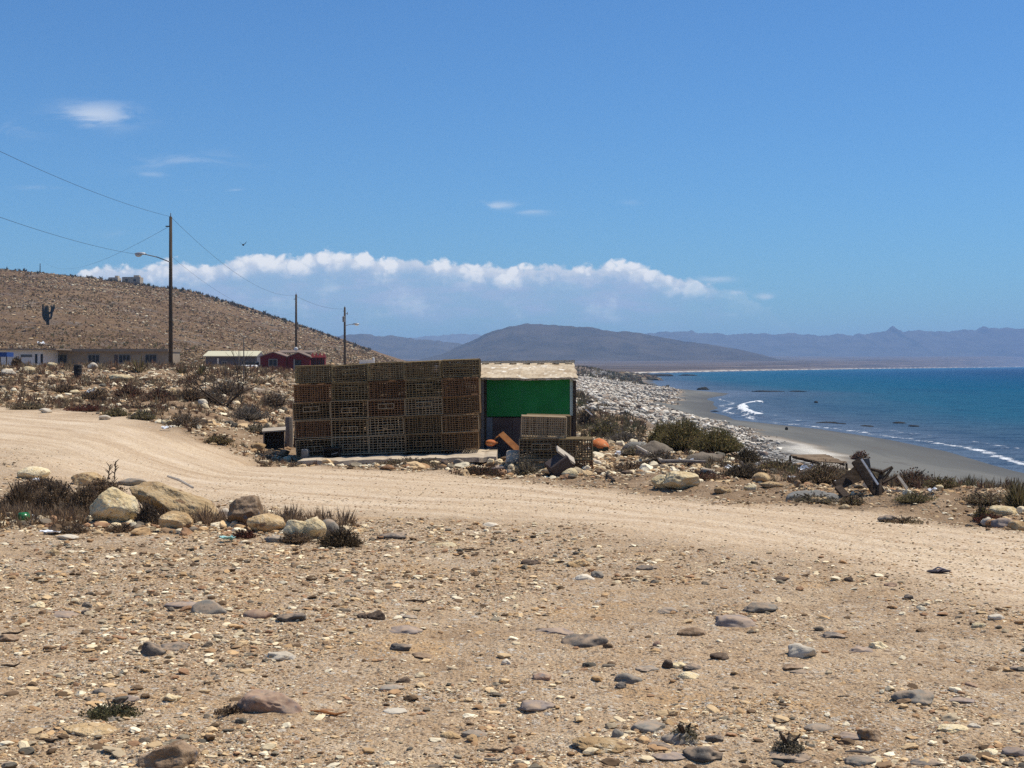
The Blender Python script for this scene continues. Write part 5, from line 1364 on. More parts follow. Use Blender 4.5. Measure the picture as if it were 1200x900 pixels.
def mound(px, py, w, h, mt, lab, name, cat, seed, dep=1.0):
    p = at(px, py); s = p.y / F
    V, Fc2 = ico(5); V = V.copy(); V[:, 2] = np.maximum(V[:, 2], -.15)
    V = V * np.array([w * s / 2, w * s / 2 * dep * .7, h * s])
    n = fbm3(V * 3 + seed, 4, seed); V[:, 2] = V[:, 2] * (1 + .55 * n); V[:, 0] *= 1 + .12 * n
    V += .03 * fbm3(V * 11 + seed, 2, seed + 3)[:, None] * np.array([.5, .5, 1])
    return tag(link(name, np_mesh(name, V, Fc2, M[mt], smooth=True), None, (p.x, p.y + w * s * .2, p.z)), lab, cat)
mound(747, 528, 34, 9, 'tarp_grey', 'grey-green cloth mound left of the brown one', 'tarp_mound', 'tarp', 21)
mound(768, 533, 44, 12, 'cloth_brown', 'brown net mound in front of the olive bushes', 'net_mound', 'net', 22)
mound(830, 541, 50, 9, 'cloth_brown', 'low brown net heap right of the white crumpled scrap', 'net_mound', 'net', 23)
mound(955, 586, 62, 12, 'tarp_grey', 'grey tarp mound half buried at the road edge', 'tarp_mound', 'tarp', 24)
mound(905, 553, 30, 10, 'net_green', 'green net heap left of the thatched mat', 'net_mound', 'net', 25)
shrub(748, 534, 50, 16, GREY + STRAW, 'grey twiggy weeds over the grey-green cloth mound', n=500)
shrub(772, 540, 50, 16, GREY + [(.12, .09, .06)] * 3, 'brown twiggy weeds over the brown net mound', n=600)
shrub(956, 590, 70, 13, GREY + STRAW, 'grey straw weeds over the half buried tarp mound', n=500)
# thatched mat (a fallen reed roof)
p = at(950, 553); y0 = p.y + .1
t = thing('reed_mat', 'fallen reed mat sloping to the right above the beach', 'reed mat', (p.x, y0, p.z))
cs = [pt(926, 534, y0 + .6), pt(966, 533, y0 + .6), pt(992, 543, y0), pt(958, 541.5, y0 - .2)]
cs = [v - Vector(t.location) for v in cs]
b = MB(); n = 26
for i in range(n):
    f_ = i / (n - 1); a_ = cs[0].lerp(cs[3], f_); c_ = cs[1].lerp(cs[2], f_)
    b.bar(a_ + Vector((random.uniform(-.03, .03), 0, random.uniform(0, .012))), c_ + Vector((random.uniform(-.03, .04), 0, random.uniform(0, .012))), .013, .012, 5)
M['reed'] = varmat('reed', [(.16, .11, .07), (.25, .175, .11), (.31, .23, .15)], 9, .95, .3, .004)
b.build('reeds', M['reed'], t)
for f_ in (.08, .92):
    a_ = cs[0].lerp(cs[1], f_); c_ = cs[3].lerp(cs[2], f_); MB().bar(a_ - Vector((0, 0, .03)), c_ - Vector((0, 0, .03)), .02, n=6).build('cross_stick', M['wood_dark'], t)
for i, v in enumerate((cs[0], cs[3], cs[2])):
    MB().bar((v.x, v.y, v.z), (v.x, v.y, -.1), .022, n=6).build('post', M['wood_dark'], t)
# wooden wreck: crossed planks, two beams, a branched pole
p = at(1028, 580); yw = p.y
t = thing('wooden_wreck', 'dark broken wooden frame of crossed planks at the edge of the beach', 'wreckage', (p.x, yw, p.z))
L_ = lambda px, py, y: pt(px, py, y) - Vector(t.location)
MB().plank(L_(1004, 539, yw + .15), L_(1031, 579, yw - .05), .15, .07, (0, -1, .25)).build('plank', M['wood_dark'], t)
MB().plank(L_(1009.5, 538, yw - .02), L_(1029, 568, yw - .12), .022, .03, (0, -1, .2)).build('plank_highlight', M['white_paint'], t)  # bright highlight along the plank's edge, put in as a white strip
MB().plank(L_(1003.5, 545, yw + .05), L_(1019, 569, yw - .02), .06, .05, (0, -1, .2)).build('plank', M['wood_dark'], t)
MB().plank(L_(1012, 555, yw + .25), L_(979, 570, yw + .1), .13, .06, (0, -1, .3)).build('plank', M['wood_dark'], t)
MB().plank(L_(1004, 549, yw + .3), L_(988, 562, yw + .2), .08, .05, (0, -1, .3)).build('plank', M['wood_dark'], t)
MB().plank(L_(1015, 537, yw + .3), L_(1018, 556, yw + .3), .07, .06, (0, -1, 0)).build('plank', M['wood_grey'], t)
MB().plank(L_(982, 571, yw + .0), L_(993, 583, yw - .3), .09, .05, (0, -1, .3)).build('plank', M['wood_dark'], t)
MB().tube([L_(1030, 581, yw - .1), L_(1031, 562, yw), L_(1033, 552, yw + .05)], [.035, .03, .024], 7).build('pole', M['wood_dark'], t)
for a_, c_ in (((1032, 566), (1046, 548)), ((1033, 553), (1018, 549)), ((1034, 566), (1053, 556)), ((1033, 554), (1045, 547))):
    MB().tube([L_(*a_, yw), L_(*c_, yw + .1)], [.026, .014], 6).build('branch', M['wood_dark'], t)
MB().plank(L_(1051, 556, yw + .1), L_(1063, 573, yw), .035, .03, (0, -1, .3)).build('slat', M['wood_pale'], t)
MB().plank(L_(1000, 576.5, yw + .35), L_(1056, 577, yw + .35), .06, .055, (0, -1, .2)).build('beam', M['wood_pale'], t)
MB().plank(L_(1013, 566, yw + .5), L_(1022, 571, yw + .5), .10, .05, (0, -1, .2)).build('board', M['wood_pale'], t)

# ------------------------------------------------------------------ utility poles, lamps, wires
def pole(px, top_py, y, label, arm=None, rad=.125, cross=None, transformer=False):
    x = (px - 600) / F * y; z0 = hz(x, y); zt_ = EYE + (HOR - top_py) / F * y
    t = thing('utility_pole', label, 'utility pole', (x, y, z0))
    MB().tube([(0, 0, -.5), (0, 0, (zt_ - z0) * .5), (0, 0, zt_ - z0)], [rad * 1.1, rad * .95, rad * .75], 10).build('pole', M['pole_wood'], t, smooth=True)
    MB().bar((0, 0, zt_ - z0), (0, 0, zt_ - z0 + .25), .035, .02, 6).build('insulator', M['frame_grey'], t)
    MB().box((-.16, -.05, zt_ - z0 - .62), (.30, .08, .07)).build('bracket', M['pole_wood'], t)
    if transformer:
        zz = zt_ - z0 - 1.9; MB().tube([(-.12, -.28, zz - .45), (-.12, -.28, zz + .40), (-.12, -.28, zz + .46)], [.22, .22, .14], 12).build('transformer', M['frame_grey'], t)
        MB().box((.42, 0, zt_ - z0 - 1.0), (.10, .1, .4)).build('cutout', M['frame_grey'], t); MB().bar((0, 0, zt_ - z0 - 1.1), (.45, 0, zt_ - z0 - 1.0), .04).build('bracket', M['pole_wood'], t)
    return t, zt_
p1, zt1 = pole(200, 254, 95, 'tall dark wooden utility pole nearest the tan house, with a lamp arm')
p2, zt2 = pole(347, 345, 194, 'dark utility pole rising behind the red house', rad=.16)
p3, zt3 = pole(404, 360, 235, 'dark utility pole with a transformer and small lamp, right of the red house', rad=.19, transformer=True)
def lamp(parent, y, a, c_, label, r=.035, head=1.0):
    A = pt(*a, y); B_ = pt(*c_, y); t = thing('street_lamp', label, 'street lamp', A)
    d = B_ - A
    MB().tube([(0, 0, 0), d * .5 + Vector((0, -.05, .06)), d], [r, r, r * .9], 6).build('arm', M['frame_grey'], t)
    sgn = -1 if d.x < 0 else 1
    V, Fc2 = ico(2); Vv = V * np.array([.40, .17, .12]) * head; Vv[:, 2] *= np.where(Vv[:, 2] > 0, 1, .5)
    link('lamp_head', np_mesh('lamp_head', Vv, Fc2, M['steel'], smooth=True), t, d + Vector((sgn * .3, 0, .02)))
    Vv = V * np.array([.22, .13, .12]) * head
    link('lamp_glass', np_mesh('lamp_glass', Vv, Fc2, M['glass_lamp'], smooth=True), t, d + Vector((sgn * .42, 0, -.05)))
lamp(p1, 94.85, (199, 307), (170, 298), 'street lamp on a curved arm fixed to the nearest utility pole')
lamp(p3, 234.8, (405, 381.5), (415, 380), 'small street lamp fixed to the pole with the transformer', .045, 1.5)
def wire(A, B_, sag, label, r=.009):
    A, B_ = Vector(A), Vector(B_); n = 28
    b = MB().tube([A.lerp(B_, i / n) - Vector((0, 0, sag * 4 * (i / n) * (1 - i / n))) for i in range(n + 1)], r, 4)
    tag(b.build('power_line', M['wire_black']), label, 'wire', 'power lines between the poles')
T1 = pt(200, 254, 95)
wire(T1, (-20.6, 36, 11.2), .75, 'upper power line running left from the top of the nearest pole')
wire(pt(157, 297.5, 94.8), (-19.6, 40, 7.9), .45, 'lower power line running left from the street lamp')
wire(pt(197, 266, 95), (-124, 390, 29.5), 2.6, 'power line running from the nearest pole to the hill crest')
wire(T1, pt(347, 346, 194), 1.5, 'power line running from the nearest pole to the pole behind the red house', .0085)
wire(pt(200, 300, 95), pt(347, 366, 194), 1.6, 'thin low power line from the nearest pole towards the red house', .006)
wire(pt(347, 347, 194), pt(404, 362, 235), .5, 'short power line between the two farther poles', .014)
# thin posts before the pale roofed house
for px, top, py, y, lab in ((285.5, 396, 470, 62, 'tall thin grey post before the pale roofed house'), (280, 411, 436, 150, 'short thin post right at the wall of the pale roofed house')):
    x = (px - 600) / F * y; z0 = hz(x, y); zt_ = EYE + (HOR - top) / F * y
    tag(MB().tube([(0, 0, -.2), (.01, 0, (zt_ - z0) / 2), (0, 0, zt_ - z0)], [.03 * max(1, y / 70), .028 * max(1, y / 70), .02 * max(1, y / 70)], 6).build('thin_post', M['wood_grey'], None, (x, y, z0)), lab, 'post')

# ------------------------------------------------------------------ houses
def house_box(t, x0, x1, d, z1, mat, name='wall'):
    MB().box(((x0 + x1) / 2, d / 2, z1 / 2 - .2), (x1 - x0, d, z1 + .4)).build(name, M[mat], t)
def win(t, cx, cz, w, h, name='window', bars=1, fr='frame_grey'):
    o = MB().box((cx, -.012, cz), (w, .04, h)).build(name, M['window_dark'], t)
    f = MB(); q = .07
    f.box((cx, -.05, cz + h / 2), (w + q * 2, .06, q)); f.box((cx, -.06, cz - h / 2), (w + q * 2.4, .09, q))
    for s in (-1, 1): f.box((cx + s * (w / 2 + q / 2), -.05, cz), (q, .06, h - q))
    for i in range(bars): f.box((cx - w / 2 + w * (i + 1) / (bars + 1), -.05, cz), (.045, .03, h - q))
    f.build('window_frame', M[fr], o)
    return o
def base(px, y):
    x = (px - 600) / F * y; return (x, y, hz(x, y))
yh = 176; k = yh / F
# tan house
bx, by, bz = base(124, yh)
t = thing('tan_house', 'long low tan house with four dark windows below the hill', 'house', (bx, by, bz))
zz = lambda py, y=yh: EYE + (HOR - py) / F * y
z_top = zz(412) - bz
house_box(t, (51 - 124) * k, (197.5 - 124) * k, 6, z_top, 'tan_wall')
MB().box((0, 2.8, z_top + .17), (149 * k, 6.9, .34)).build('roof', M['tan_roof'], t)
for px in (72, 110, 146, 177): win(t, (px - 124) * k, zz(420.5) - bz, 12.5 * k, 9.5 * k, bars=2)
MB().box((12.0 * k, -.03, zz(424) - bz), (4 * k, .05, 16 * k)).build('door', M['brown_wall'], t)
# white house
bx, by, bz = base(20, yh - 6); yw_ = yh - 6; kw = yw_ / F
t = thing('white_house', 'white flat roofed house with two narrow openings left of the tan house', 'house', (bx, by, bz))
z_top = EYE + (HOR - 410) / F * yw_ - bz
house_box(t, (-60 - 20) * kw, (50 - 20) * kw, 5.8, z_top, 'white_paint')
MB().box((-14 * kw, 2.6, z_top + .07), (124 * kw, 6.6, .16)).build('roof', M['tan_roof'], t)
for px in (42.5, 49):
    MB().box(((px - 20) * kw, -.02, EYE + (HOR - 420.5) / F * yw_ - bz), (2.6 * kw, .05, 11 * kw)).build('door', M['window_dark'], t)
MB().box(((31 - 20) * kw, -.03, EYE + (HOR - 417) / F * yw_ - bz), (13 * kw, .03, 3 * kw)).build('wall_stain', M['blue_grey_wall'], t)
p = base(8, yh - 12)
t = thing('tarp_shelter', 'blue tarp shelter at the left end of the white house', 'shelter', p); k3 = (yh - 12) / F
b = MB(); b.box((-8 * k3, 0, EYE + (HOR - 415.5) / F * (yh - 12) - p[2]), (24 * k3, 2.2, .5)); b.build('canopy', M['blue_tarp'], t)
for x in (-15, -4, 3.3): MB().bar((x * k3, -1.0, -.2), (x * k3, -1.0, EYE + (HOR - 416) / F * (yh - 12) - p[2]), .06, n=6).build('post', M['wood_dark'], t)
shrub(19, 430, 15, 15, DARK, 'dark shrub between the blue tarp and the white house', n=500)
# white water tank above the white house
# pale-roofed house
yk = 182; bx, by, bz = base(270, yk); k2 = yk / F
t = thing('grey_house', 'grey house with a pale yellow roof left of the red house', 'house', (bx, by, bz))
ze_ = EYE + (HOR - 418) / F * yk - bz; zr_ = EYE + (HOR - 411.7) / F * (yk + 3) - bz
house_box(t, (241 - 270) * k2, (301 - 270) * k2, 5.6, ze_, 'grey_wall')
b = MB(); b.plank((0, -.5, ze_ + .05), (0, 3.0, zr_), 63 * k2, .1); b.build('roof', M['pale_roof'], t)
b = MB(); b.plank((0, 3.0, zr_ - .01), (0, 6.2, ze_ + .05), 63 * k2, .1); b.build('roof', M['pale_roof'], t)
for s in (241.2, 300.8):
    b = MB(); xx_ = (s - 270) * k2; b.add([(xx_ - .05, .02, ze_), (xx_ - .05, 5.5, ze_), (xx_ - .05, 2.9, zr_ - .08), (xx_ + .05, .02, ze_), (xx_ + .05, 5.5, ze_), (xx_ + .05, 2.9, zr_ - .08)], [(0, 1, 2), (3, 5, 4), (0, 2, 5, 3), (1, 4, 5, 2), (0, 3, 4, 1)]); b.build('gable', M['grey_wall'], t)
MB().box(((255.5 - 270) * k2, -.03, ze_ * .45), (1.6 * k2, .06, ze_ * .9)).build('door', M['white_paint'], t)
win(t, (263 - 270) * k2, ze_ * .55, 5 * k2, 5 * k2); win(t, (287 - 270) * k2, ze_ * .55, 7 * k2, 6 * k2)
p = base(294, 170); k4 = 170 / F
t = thing('parked_car', 'white car parked between the pale roofed house and the red house', 'car', p)
b = MB(); b.box((0, 0, .62), (1.7, 3.6, .5)); b.build('body', M['white_paint'], t, bevel=.1)
MB().box((0, .3, 1.05), (1.5, 1.9, .45)).build('cabin', M['window_dark'], t, bevel=.12)
for sx in (-.75, .75):
    for sy_ in (-1.1, 1.1): MB().bar((sx - .1, sy_, .3), (sx + .1, sy_, .3), .3, n=12).build('wheel', M['black_plastic'], t)
# red house
yr = 170; bx, by, bz = base(338, yr); kr = yr / F
R_ = lambda px, py: ((px - 338) * kr, EYE + (HOR - py) / F * yr - bz)
t = thing('red_house', 'dark red house with two low gables behind the trap stack', 'house', (bx, by, bz))
def gabled(t, xa, xb, pe, pk_, dep, wall, roof, oy_=0):
    (x0, z0), (x1, _) = R_(xa, pe), R_(xb, pe); zk = R_(0, pk_)[1]; xm = (x0 + x1) / 2
    b = MB(); vs = []
    for y_ in (oy_, oy_ + dep): vs += [(x0, y_, -.4), (x1, y_, -.4), (x1, y_, z0), (xm, y_, zk), (x0, y_, z0)]
    b.add(vs, [(0, 1, 2, 3, 4), (9, 8, 7, 6, 5), (0, 5, 6, 1), (1, 6, 7, 2), (0, 4, 9, 5)]); b.build('wall', M[wall], t)
    b = MB()
    for (xa_, xb_) in ((x0 - .14, xm), (x1 + .14, xm)):
        n_ = .10; b.add([(xa_, oy_ - .25, z0 - .06), (xb_, oy_ - .25, zk + .0), (xb_, oy_ + dep + .2, zk), (xa_, oy_ + dep + .2, z0 - .06), (xa_, oy_ - .25, z0 + n_ - .06), (xb_, oy_ - .25, zk + n_), (xb_, oy_ + dep + .2, zk + n_), (xa_, oy_ + dep + .2, z0 + n_ - .06)],
              [(0, 1, 2, 3), (4, 7, 6, 5), (0, 4, 5, 1), (3, 2, 6, 7), (0, 3, 7, 4), (1, 5, 6, 2)])
    b.build('roof', M[roof], t)
gabled(t, 305, 335.5, 418, 413.2, 6, 'red_paint', 'brown_roof')
gabled(t, 336, 362.5, 418.5, 413.5, 6, 'red_paint', 'brown_roof', .3)
b = MB(); b.plank((0, 5.0, R_(0, 413.0)[1]), (0, 8.2, R_(0, 410.0)[1]), 44 * kr, .1); b.build('rear_roof', M['brown_roof'], t)
x_w, z_w = R_(320, 425); win(t, x_w, z_w, 9 * kr, 8 * kr, fr='frame_grey')
x_w, z_w = R_(349, 428)
o = MB().box((x_w, .28, z_w), (7 * kr, .06, 12 * kr)).build('door', M['window_dark'], t); MB().box((x_w - 4.5 * kr, .2, z_w), (1.5 * kr, .08, 14 * kr)).build('door_frame', M['frame_grey'], o)
x_w, z_w = R_(340, 409.5); V, Fc2 = ico(2); link('roof_dish', np_mesh('roof_dish', V * np.array([.25, .12, .24]), Fc2, M['white_paint'], smooth=True), t, (x_w, 4.6, z_w + .1)); MB().bar((x_w, 4.7, z_w - .5), (x_w, 4.7, z_w), .04).build('dish_mast', M['frame_grey'], t)
for i, px in enumerate((365.5, 370, 374.5, 379)):
    yb_ = yr + 1.5; x = (px - 600) / F * yb_; z0 = hz(x, yb_); q = yb_ / F
    tt_ = thing('red_hut', ['small red hut with a peaked roof touching the red house', 'small red peaked hut, second in the row from the red house', 'small red peaked hut, third in the row from the red house', 'small red peaked hut at the free end of the row'][i], 'hut', (x, yb_, z0), 0, 'row of small red peaked huts')
    zt_ = EYE + (HOR - 419) / F * yb_ - z0; zk = EYE + (HOR - 413.0) / F * yb_ - z0
    MB().box((0, .6, zt_ / 2 - .1), (3.0 * q, 1.2, zt_ + .2)).build('wall', M['red_paint'], tt_)
    b = MB(); w_ = 2.2 * q; b.add([(-w_, -.1, zt_ + .005), (w_, -.1, zt_ + .005), (w_, 1.3, zt_ + .005), (-w_, 1.3, zt_ + .005), (0, .6, zk)], [(0, 1, 4), (1, 2, 4), (2, 3, 4), (3, 0, 4), (3, 2, 1, 0)]); b.build('roof', M['red_paint'], tt_)
    MB().box((0, -.02, zt_ * .42), (1.3 * q, .03, zt_ * .8)).build('door', M['window_dark'], tt_)
# far white low building
yv = 300; bx, by, bz = base(429, yv); kv = yv / F
t = thing('white_shed', 'low white shed on the slope above the top of the trap stack', 'shed', (bx, by, bz))
zt_ = EYE + (HOR - 422.5) / F * yv - bz
MB().box((0, 1.5, zt_ / 2 - .3), (16 * kv, 3, zt_ + .6)).build('wall', M['white_paint'], t)
MB().box((0, 1.5, zt_ + .06), (17 * kv, 3.3, .12)).build('roof', M['white_paint'], t)
MB().box((8.6 * kv, .5, zt_ / 2 + .1), (.3, .5, zt_ + .9)).build('chimney', M['white_paint'], t)
# hilltop buildings
for (xa, xb, py, lab, mt) in ((127, 138, 325, 'smaller pale block house on the hill crest', 'concrete'), (143, 164, 324.5, 'wider pale block house on the hill crest right of the smaller one', 'concrete')):
    y = 655; kq = y / F; bx, by, bz = base((xa + xb) / 2, y)
    t = thing('hilltop_house', lab, 'house', (bx, by, bz)); zt_ = EYE + (HOR - py) / F * y - bz
    MB().box((0, 3, zt_ / 2 - 1), ((xb - xa) * kq, 6, zt_ + 2)).build('wall', M[mt], t)
    MB().box(((xb - xa) * kq * .25, 3, zt_ + .4), ((xb - xa) * kq * .3, 3, .9)).build('roof_room', M[mt], t)
    for f_ in (-.25, .2): MB().box(((xb - xa) * kq * f_, -.03, zt_ - 1.5), (1.1, .06, 1.1)).build('window', M['window_dark'], t)
y = 640; bx, by, bz = base(47, y); tag(MB().bar((0, 0, -.5), (0, 0, 5.2), .22, .15, 6).build('hilltop_post', M['pole_wood'], None, (bx, by, bz)), 'thin post standing on the hill crest at the left', 'post')
# black barrel
p = at(91, 443); s = p.y / F
t = thing('black_barrel', 'black barrel standing in the rubble below the tan house', 'barrel', p)
hb = 15 * s; rb = 4.6 * s
MB().tube([(0, 0, -.05), (0, 0, .02), (0, 0, hb * .33), (0, 0, hb * .36), (0, 0, hb * .39), (0, 0, hb * .66), (0, 0, hb * .69), (0, 0, hb * .72), (0, 0, hb)], [rb * .97, rb, rb, rb * 1.06, rb, rb, rb * 1.06, rb, rb * .98], 16).build('drum', M['black_plastic'], t)
MB().tube([(0, 0, hb - .01), (0, 0, hb + .03)], [rb * 1.05, rb * 1.05], 16).build('rim', M['stone_dark'], t)
# cactus on the hillside
p = at(56, 381); s = p.y / F
b = MB(); 
b.tube([(0, 0, -.5), (0, 0, 10 * s), (-.1, 0, 22 * s), (-.1, 0, 23 * s)], [1.7 * s, 1.9 * s, 1.5 * s, .4 * s], 9)
for dx, z0, z1 in ((-5.2, 7, 24), (4.6, 8, 22), (-2.6, 5, 21), (7.2, 16, 23.5)):
    b.tube([(0, -.1, z0 * s * .8), (dx * s * .8, -.1, z0 * s), (dx * s, -.1, (z0 + 4) * s), (dx * s * 1.05, -.1, z1 * s), (dx * s * 1.05, -.1, (z1 + 1) * s)], [1.2 * s, 1.3 * s, 1.4 * s, 1.1 * s, .3 * s], 8)
tag(b.build('giant_cactus', M['cactus'], None, p, smooth=True), 'dark giant cactus with upright arms alone on the hillside', 'cactus')
# bird
p = pt(285, 287, 80)
t = thing('bird', 'small dark bird flying in the sky right of the nearest utility pole', 'bird', p)
V, Fc2 = ico(2); link('body', np_mesh('body', V * np.array([.055, .14, .05]), Fc2, M['bird_dark'], smooth=True), t)
for sg in (-1, 1):
    b = MB(); b.add([(0, .07, 0), (sg * .12, .05, .09), (sg * .20, -.03, .2), (sg * .08, -.06, .06), (0, -.08, 0), (0, .07, -.012), (sg * .12, .05, .078), (sg * .20, -.03, .19), (sg * .08, -.06, .048), (0, -.08, -.012)],
        [(0, 1, 3, 4), (1, 2, 3), (5, 9, 8, 6), (6, 8, 7), (0, 5, 6, 1), (1, 6, 7, 2), (2, 7, 8, 3), (3, 8, 9, 4)]); b.build('wing', M['bird_dark'], t)
# reefs
for px, py, w, h, lab in [(772, 441, 36, 2.6, 'long dark reef off the far point'), (752, 440.5, 26, 3, 'dark rock ledge at the tip of the far point'), (806, 440.3, 26, 1.6, 'low dark reef farthest out off the far point'),
                          (824, 457, 16, 3.4, 'dark rock at the water edge beside the sand spit'), (900, 459, 40, 1.4, 'thin dark reef line off the sand spit'), (935, 459, 22, 1.2, 'thin short dark reef right of the reef line'),
                          (972, 497, 38, 2.8, 'long low dark reef beside the breaking foam'), (1016, 500, 16, 1.8, 'small dark reef right of the long low one'), (1054, 496, 16, 1.8, 'small dark reef farther out in the bay'), (1070, 499.5, 12, 1.2, 'tiny dark reef beside a small one'), (956, 472, 5, 2, 'single dark rock out in the water')]:
    y = 6.6 * F / (py - HOR); x = (px - 600) / F * y; s = y / F; _sd[0] += 1
    me = rock_mesh('reef_rock', (w * s, max(2.2, w * s * .35), h * s * 2.2), _sd[0], M['reef_rock'], 4, .35, 6, .1)
    tag(link('reef_rock', me, None, (x, y, SEA)), lab, 'reef')
for px, py, w, h, lab in [(838, 483, 10, 2, 'dark weed covered rock on the wet sand'), (870, 501, 7, 2, 'small dark rock on the wet sand'), (922, 504, 4, 4, 'little dark upright rock on the sand')]:
    rock(px, py, w, h, 'reef_rock', lab, sub=3)

# ------------------------------------------------------------------ haze
def build_haze():
    x0, x1, y0, y1, z0, z1 = -12500, 12500, -900, 11200, -14, 215
    o = MB().box(((x0 + x1) / 2, (y0 + y1) / 2, (z0 + z1) / 2), (x1 - x0, y1 - y0, z1 - z0)).build('haze', None)
    m = bpy.data.materials.new('haze_air'); m.use_nodes = True; n = m.node_tree.nodes; n.clear()
    out = n.new('ShaderNodeOutputMaterial'); v = n.new('ShaderNodeVolumePrincipled')
    v.inputs['Color'].default_value = (.42, .66, 1, 1); v.inputs['Density'].default_value = HAZE; v.inputs['Anisotropy'].default_value = 0
    m.node_tree.links.new(v.outputs[0], out.inputs['Volume'])
    o.data.materials.append(m)
    o.visible_shadow = True
    tag(o, 'pale blue haze in the air over the bay', 'haze', kind='stuff')
HAZE = 1.35e-4
build_haze()

# ------------------------------------------------------------------ sky, sun, camera
SUN_AZ, SUN_EL = math.radians(70), math.radians(64)      # azimuth from +y towards +x
w = bpy.data.worlds.new('World'); SC.world = w; w.use_nodes = True
nt = NT(w.node_tree); bg = w.node_tree.nodes['Background']
sky = nt.new('ShaderNodeTexSky', sky_type='NISHITA', sun_disc=False)
sky.sun_elevation = SUN_EL; sky.sun_rotation = SUN_AZ; sky.altitude = 0; sky.air_density = 1.0; sky.dust_density = .35; sky.ozone_density = 3.0
tc = nt.new('ShaderNodeTexCoord').outputs['Generated']
sp = nt.new('ShaderNodeSeparateXYZ'); nt.l.new(tc, sp.inputs[0])
dy = nt.math('MAXIMUM', sp.outputs[1], .02)
u = nt.math('DIVIDE', sp.outputs[0], dy); v = nt.math('DIVIDE', sp.outputs[2], dy)
front = nt.ss(sp.outputs[1], .05, .25)
cv = nt.new('ShaderNodeCombineXYZ'); nt.l.new(u, cv.inputs[0]); nt.l.new(nt.math('MULTIPLY', v, 1.25), cv.inputs[1])
P_ = cv.outputs[0]
fc = nt.new('ShaderNodeFloatCurve')
prof = [(40, 330), (75, 325), (95, 318), (125, 311), (165, 312), (200, 304), (235, 309), (265, 303), (300, 298), (330, 298), (352, 300), (375, 293.5), (400, 297), (425, 297), (450, 303), (475, 300), (510, 305), (560, 308), (600, 311), (640, 308), (665, 311), (690, 309), (725, 306), (750, 309), (775, 319), (810, 325), (850, 336), (880, 350), (905, 362), (930, 390), (960, 428)]
cm = fc.mapping; c0 = cm.curves[0]
tx = lambda px: ((px - 600) / F + .36) / .72
pp = [(0.0, .0)] + [(tx(a), (HOR - b_) / F * 10) for a, b_ in prof] + [(1.0, 0.0)]
while len(c0.points) < len(pp): c0.points.new(.5, .5)
for q, (a, b_) in zip(c0.points, pp): q.location = (a, b_); q.handle_type = 'AUTO_CLAMPED' if hasattr(q, 'handle_type') else q.handle_type
cm.update()
nt.l.new(nt.math('MULTIPLY_ADD', u, 1 / .72, .5, clamp=True), fc.inputs['Value'])
top = nt.math('DIVIDE', fc.outputs[0], 10)
n1 = nt.noise(P_, 95, 6, .58, dist=.3); n2 = nt.noise(P_, 34, 5, .6); n3 = nt.noise(nt.mapping(P_, (.35, 1, 1)), 60, 5, .6)
wp = nt.new('ShaderNodeVectorMath', operation='ADD'); nt.l.new(P_, wp.inputs[0]); wn0 = nt.new('ShaderNodeTexNoise'); wn0.inputs['Scale'].default_value = 70; wn0.inputs['Detail'].default_value = 4; nt.l.new(P_, wn0.inputs['Vector']); wsc = nt.new('ShaderNodeVectorMath', operation='SCALE'); nt.l.new(wn0.outputs['Color'], wsc.inputs[0]); wsc.inputs['Scale'].default_value = .016; nt.l.new(wsc.outputs[0], wp.inputs[1]); Q_ = wp.outputs[0]
bilb = nt.math('SUBTRACT', .45, nt.vor(Q_, 48)); bil = nt.math('SUBTRACT', .5, nt.vor(Q_, 120)); bil2 = nt.math('SUBTRACT', .5, nt.vor(Q_, 260))
edge = nt.math('ADD', nt.math('MULTIPLY', nt.math('SUBTRACT', n1, .5), .009), nt.math('ADD', nt.math('MULTIPLY', bilb, .0035), nt.math('ADD', nt.math('MULTIPLY', bil, .005), nt.math('MULTIPLY', bil2, .0025))))
dep = nt.math('SUBTRACT', nt.math('ADD', top, edge), v)           # depth below the cloud's top
body = nt.ss(dep, -.0010, .0034)
low = nt.ss(nt.math('ADD', v, nt.math('MULTIPLY', nt.math('SUBTRACT', n3, .5), .022)), .014, .046)
alpha = nt.math('MULTIPLY', nt.math('MULTIPLY', body, low), nt.math('MULTIPLY_ADD', nt.ss(nt.math('ADD', u, nt.math('MULTIPLY', nt.math('SUBTRACT', n2, .5), .10)), .155, .09), .85, .15))
# sunlit tops, grey-blue undersides
lit = nt.math('ADD', nt.math('MULTIPLY', nt.math('SUBTRACT', n1, .47), 1.6), nt.math('ADD', nt.math('MULTIPLY', bilb, 1.1), nt.math('MULTIPLY', bil, .8)))
shade = nt.ss(nt.math('ADD', nt.math('MULTIPLY', dep, 1), nt.math('MULTIPLY', lit, -.010)), .004, .018)
fold = nt.ss(nt.math('ADD', nt.math('MULTIPLY', bilb, 1.0), nt.math('ADD', nt.math('MULTIPLY', bil, .8), nt.math('SUBTRACT', n1, .5))), .16, -.22)
white = nt.mix(nt.math('MULTIPLY', fold, .75), (.97, .975, .98), (.62, .69, .80))
cc = nt.mix(shade, white, (.40, .52, .72))
cc = nt.mix(nt.math('MULTIPLY', shade, nt.ss(n2, .5, .68)), cc, (.58, .68, .82))
alpha = nt.math('MULTIPLY', alpha, nt.math('SUBTRACT', 1, nt.math('MULTIPLY', shade, nt.math('MULTIPLY_ADD', nt.ss(n3, .42, .62), -.42, .46))))
wis = None
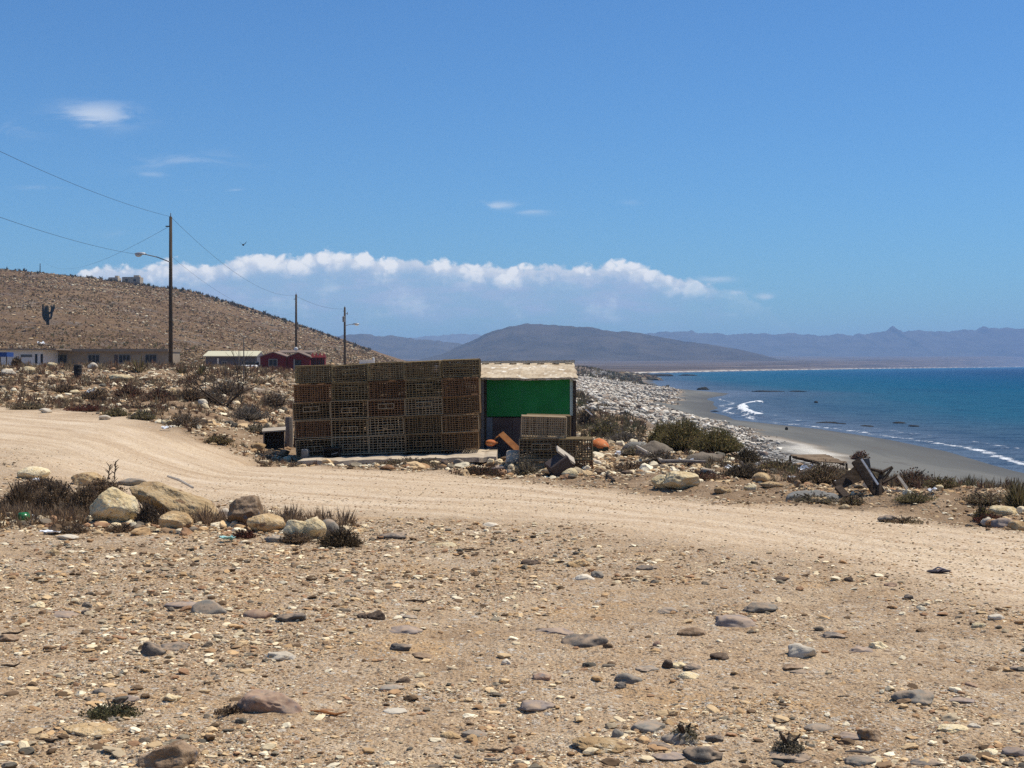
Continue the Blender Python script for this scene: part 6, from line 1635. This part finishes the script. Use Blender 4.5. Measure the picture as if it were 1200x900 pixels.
for (px, py, a, b_, st) in [(112, 135, 42, 14, 1.0), (222, 191, 62, 11, .38), (180, 204, 24, 3.5, .35), (215, 223, 13, 3, .5), (274, 223, 12, 2.5, .45), (582, 241, 24, 5, .8), (622, 248, 26, 4, .45), (740, 237, 12, 3, .25), (838, 327, 22, 4, .7), (862, 343, 12, 4, .7), (897, 348, 13, 4, .85), (858, 367, 20, 5, .5), (925, 370, 16, 4, .3), (48, 220, 26, 3, .3), (160, 275, 40, 5, .3), (20, 150, 40, 10, .25)]:
    du = nt.math('DIVIDE', nt.math('SUBTRACT', u, (px - 600) / F), a / F); dv = nt.math('DIVIDE', nt.math('SUBTRACT', v, (HOR - py) / F), b_ / F)
    r2 = nt.math('ADD', nt.math('MULTIPLY', du, du), nt.math('MULTIPLY', dv, dv))
    g_ = nt.math('MULTIPLY', nt.math('POWER', 2.718, nt.math('MULTIPLY', r2, -1.0)), st)
    wis = g_ if wis is None else nt.math('MAXIMUM', wis, g_)
wn = nt.noise(nt.mapping(P_, (.4, 1.2, 1)), 55, 6, .6, dist=.6)
wa = nt.math('MULTIPLY', wis, nt.ss(nt.math('ADD', wn, nt.math('MULTIPLY', wis, .22)), .46, .72), clamp=True)
SKYK = .102
skyc = nt.mix(1.0, sky.outputs[0], (.42, .76, 1.10), 'MULTIPLY')
CS = 1 / SKYK
def sc_(c): return nt.mix(1.0, c, (CS, CS, CS), 'MULTIPLY')
col = nt.mix(nt.math('MULTIPLY', wa, nt.math('MULTIPLY', front, .62)), skyc, sc_((.80, .84, .90)) if False else nt.mix(1.0, (.80, .85, .92, 1), (CS, CS, CS, 1), 'MULTIPLY'))
col = nt.mix(nt.math('MULTIPLY', alpha, front), col, sc_(cc))
nt.l.new(col, bg.inputs['Color']); bg.inputs['Strength'].default_value = SKYK

sun = bpy.data.lights.new('sun', 'SUN'); sun.energy = 5.0; sun.angle = math.radians(.5); sun.color = (1, .93, .81)
so = bpy.data.objects.new('sun', sun); COL.objects.link(so)
sd = Vector((math.sin(SUN_AZ) * math.cos(SUN_EL), math.cos(SUN_AZ) * math.cos(SUN_EL), math.sin(SUN_EL)))
so.rotation_euler = (-sd).to_track_quat('-Z', 'Y').to_euler(); so.location = sd * 60

cam = bpy.data.cameras.new('camera'); co = bpy.data.objects.new('camera', cam); COL.objects.link(co)
cam.sensor_width = 36; cam.lens = F * 36 / 1200; cam.shift_y = -(450 - HOR) / 1200 * -1 * -1
co.location = (0, 0, EYE); co.rotation_euler = (math.pi / 2, 0, 0)
cam.clip_start = .1; cam.clip_end = 30000
SC.camera = co

SC.view_settings.view_transform = 'Standard'; SC.view_settings.look = 'None'; SC.view_settings.exposure = 0; SC.view_settings.gamma = 1
SC.render.engine = 'CYCLES'
SC.cycles.max_bounces = 5; SC.cycles.diffuse_bounces = 3; SC.cycles.glossy_bounces = 2; SC.cycles.volume_bounces = 1
SC.cycles.use_denoising = False
SC.cycles.sample_clamp_indirect = 1.5
try: SC.cycles.denoiser = 'OPENIMAGEDENOISE'
except Exception: pass
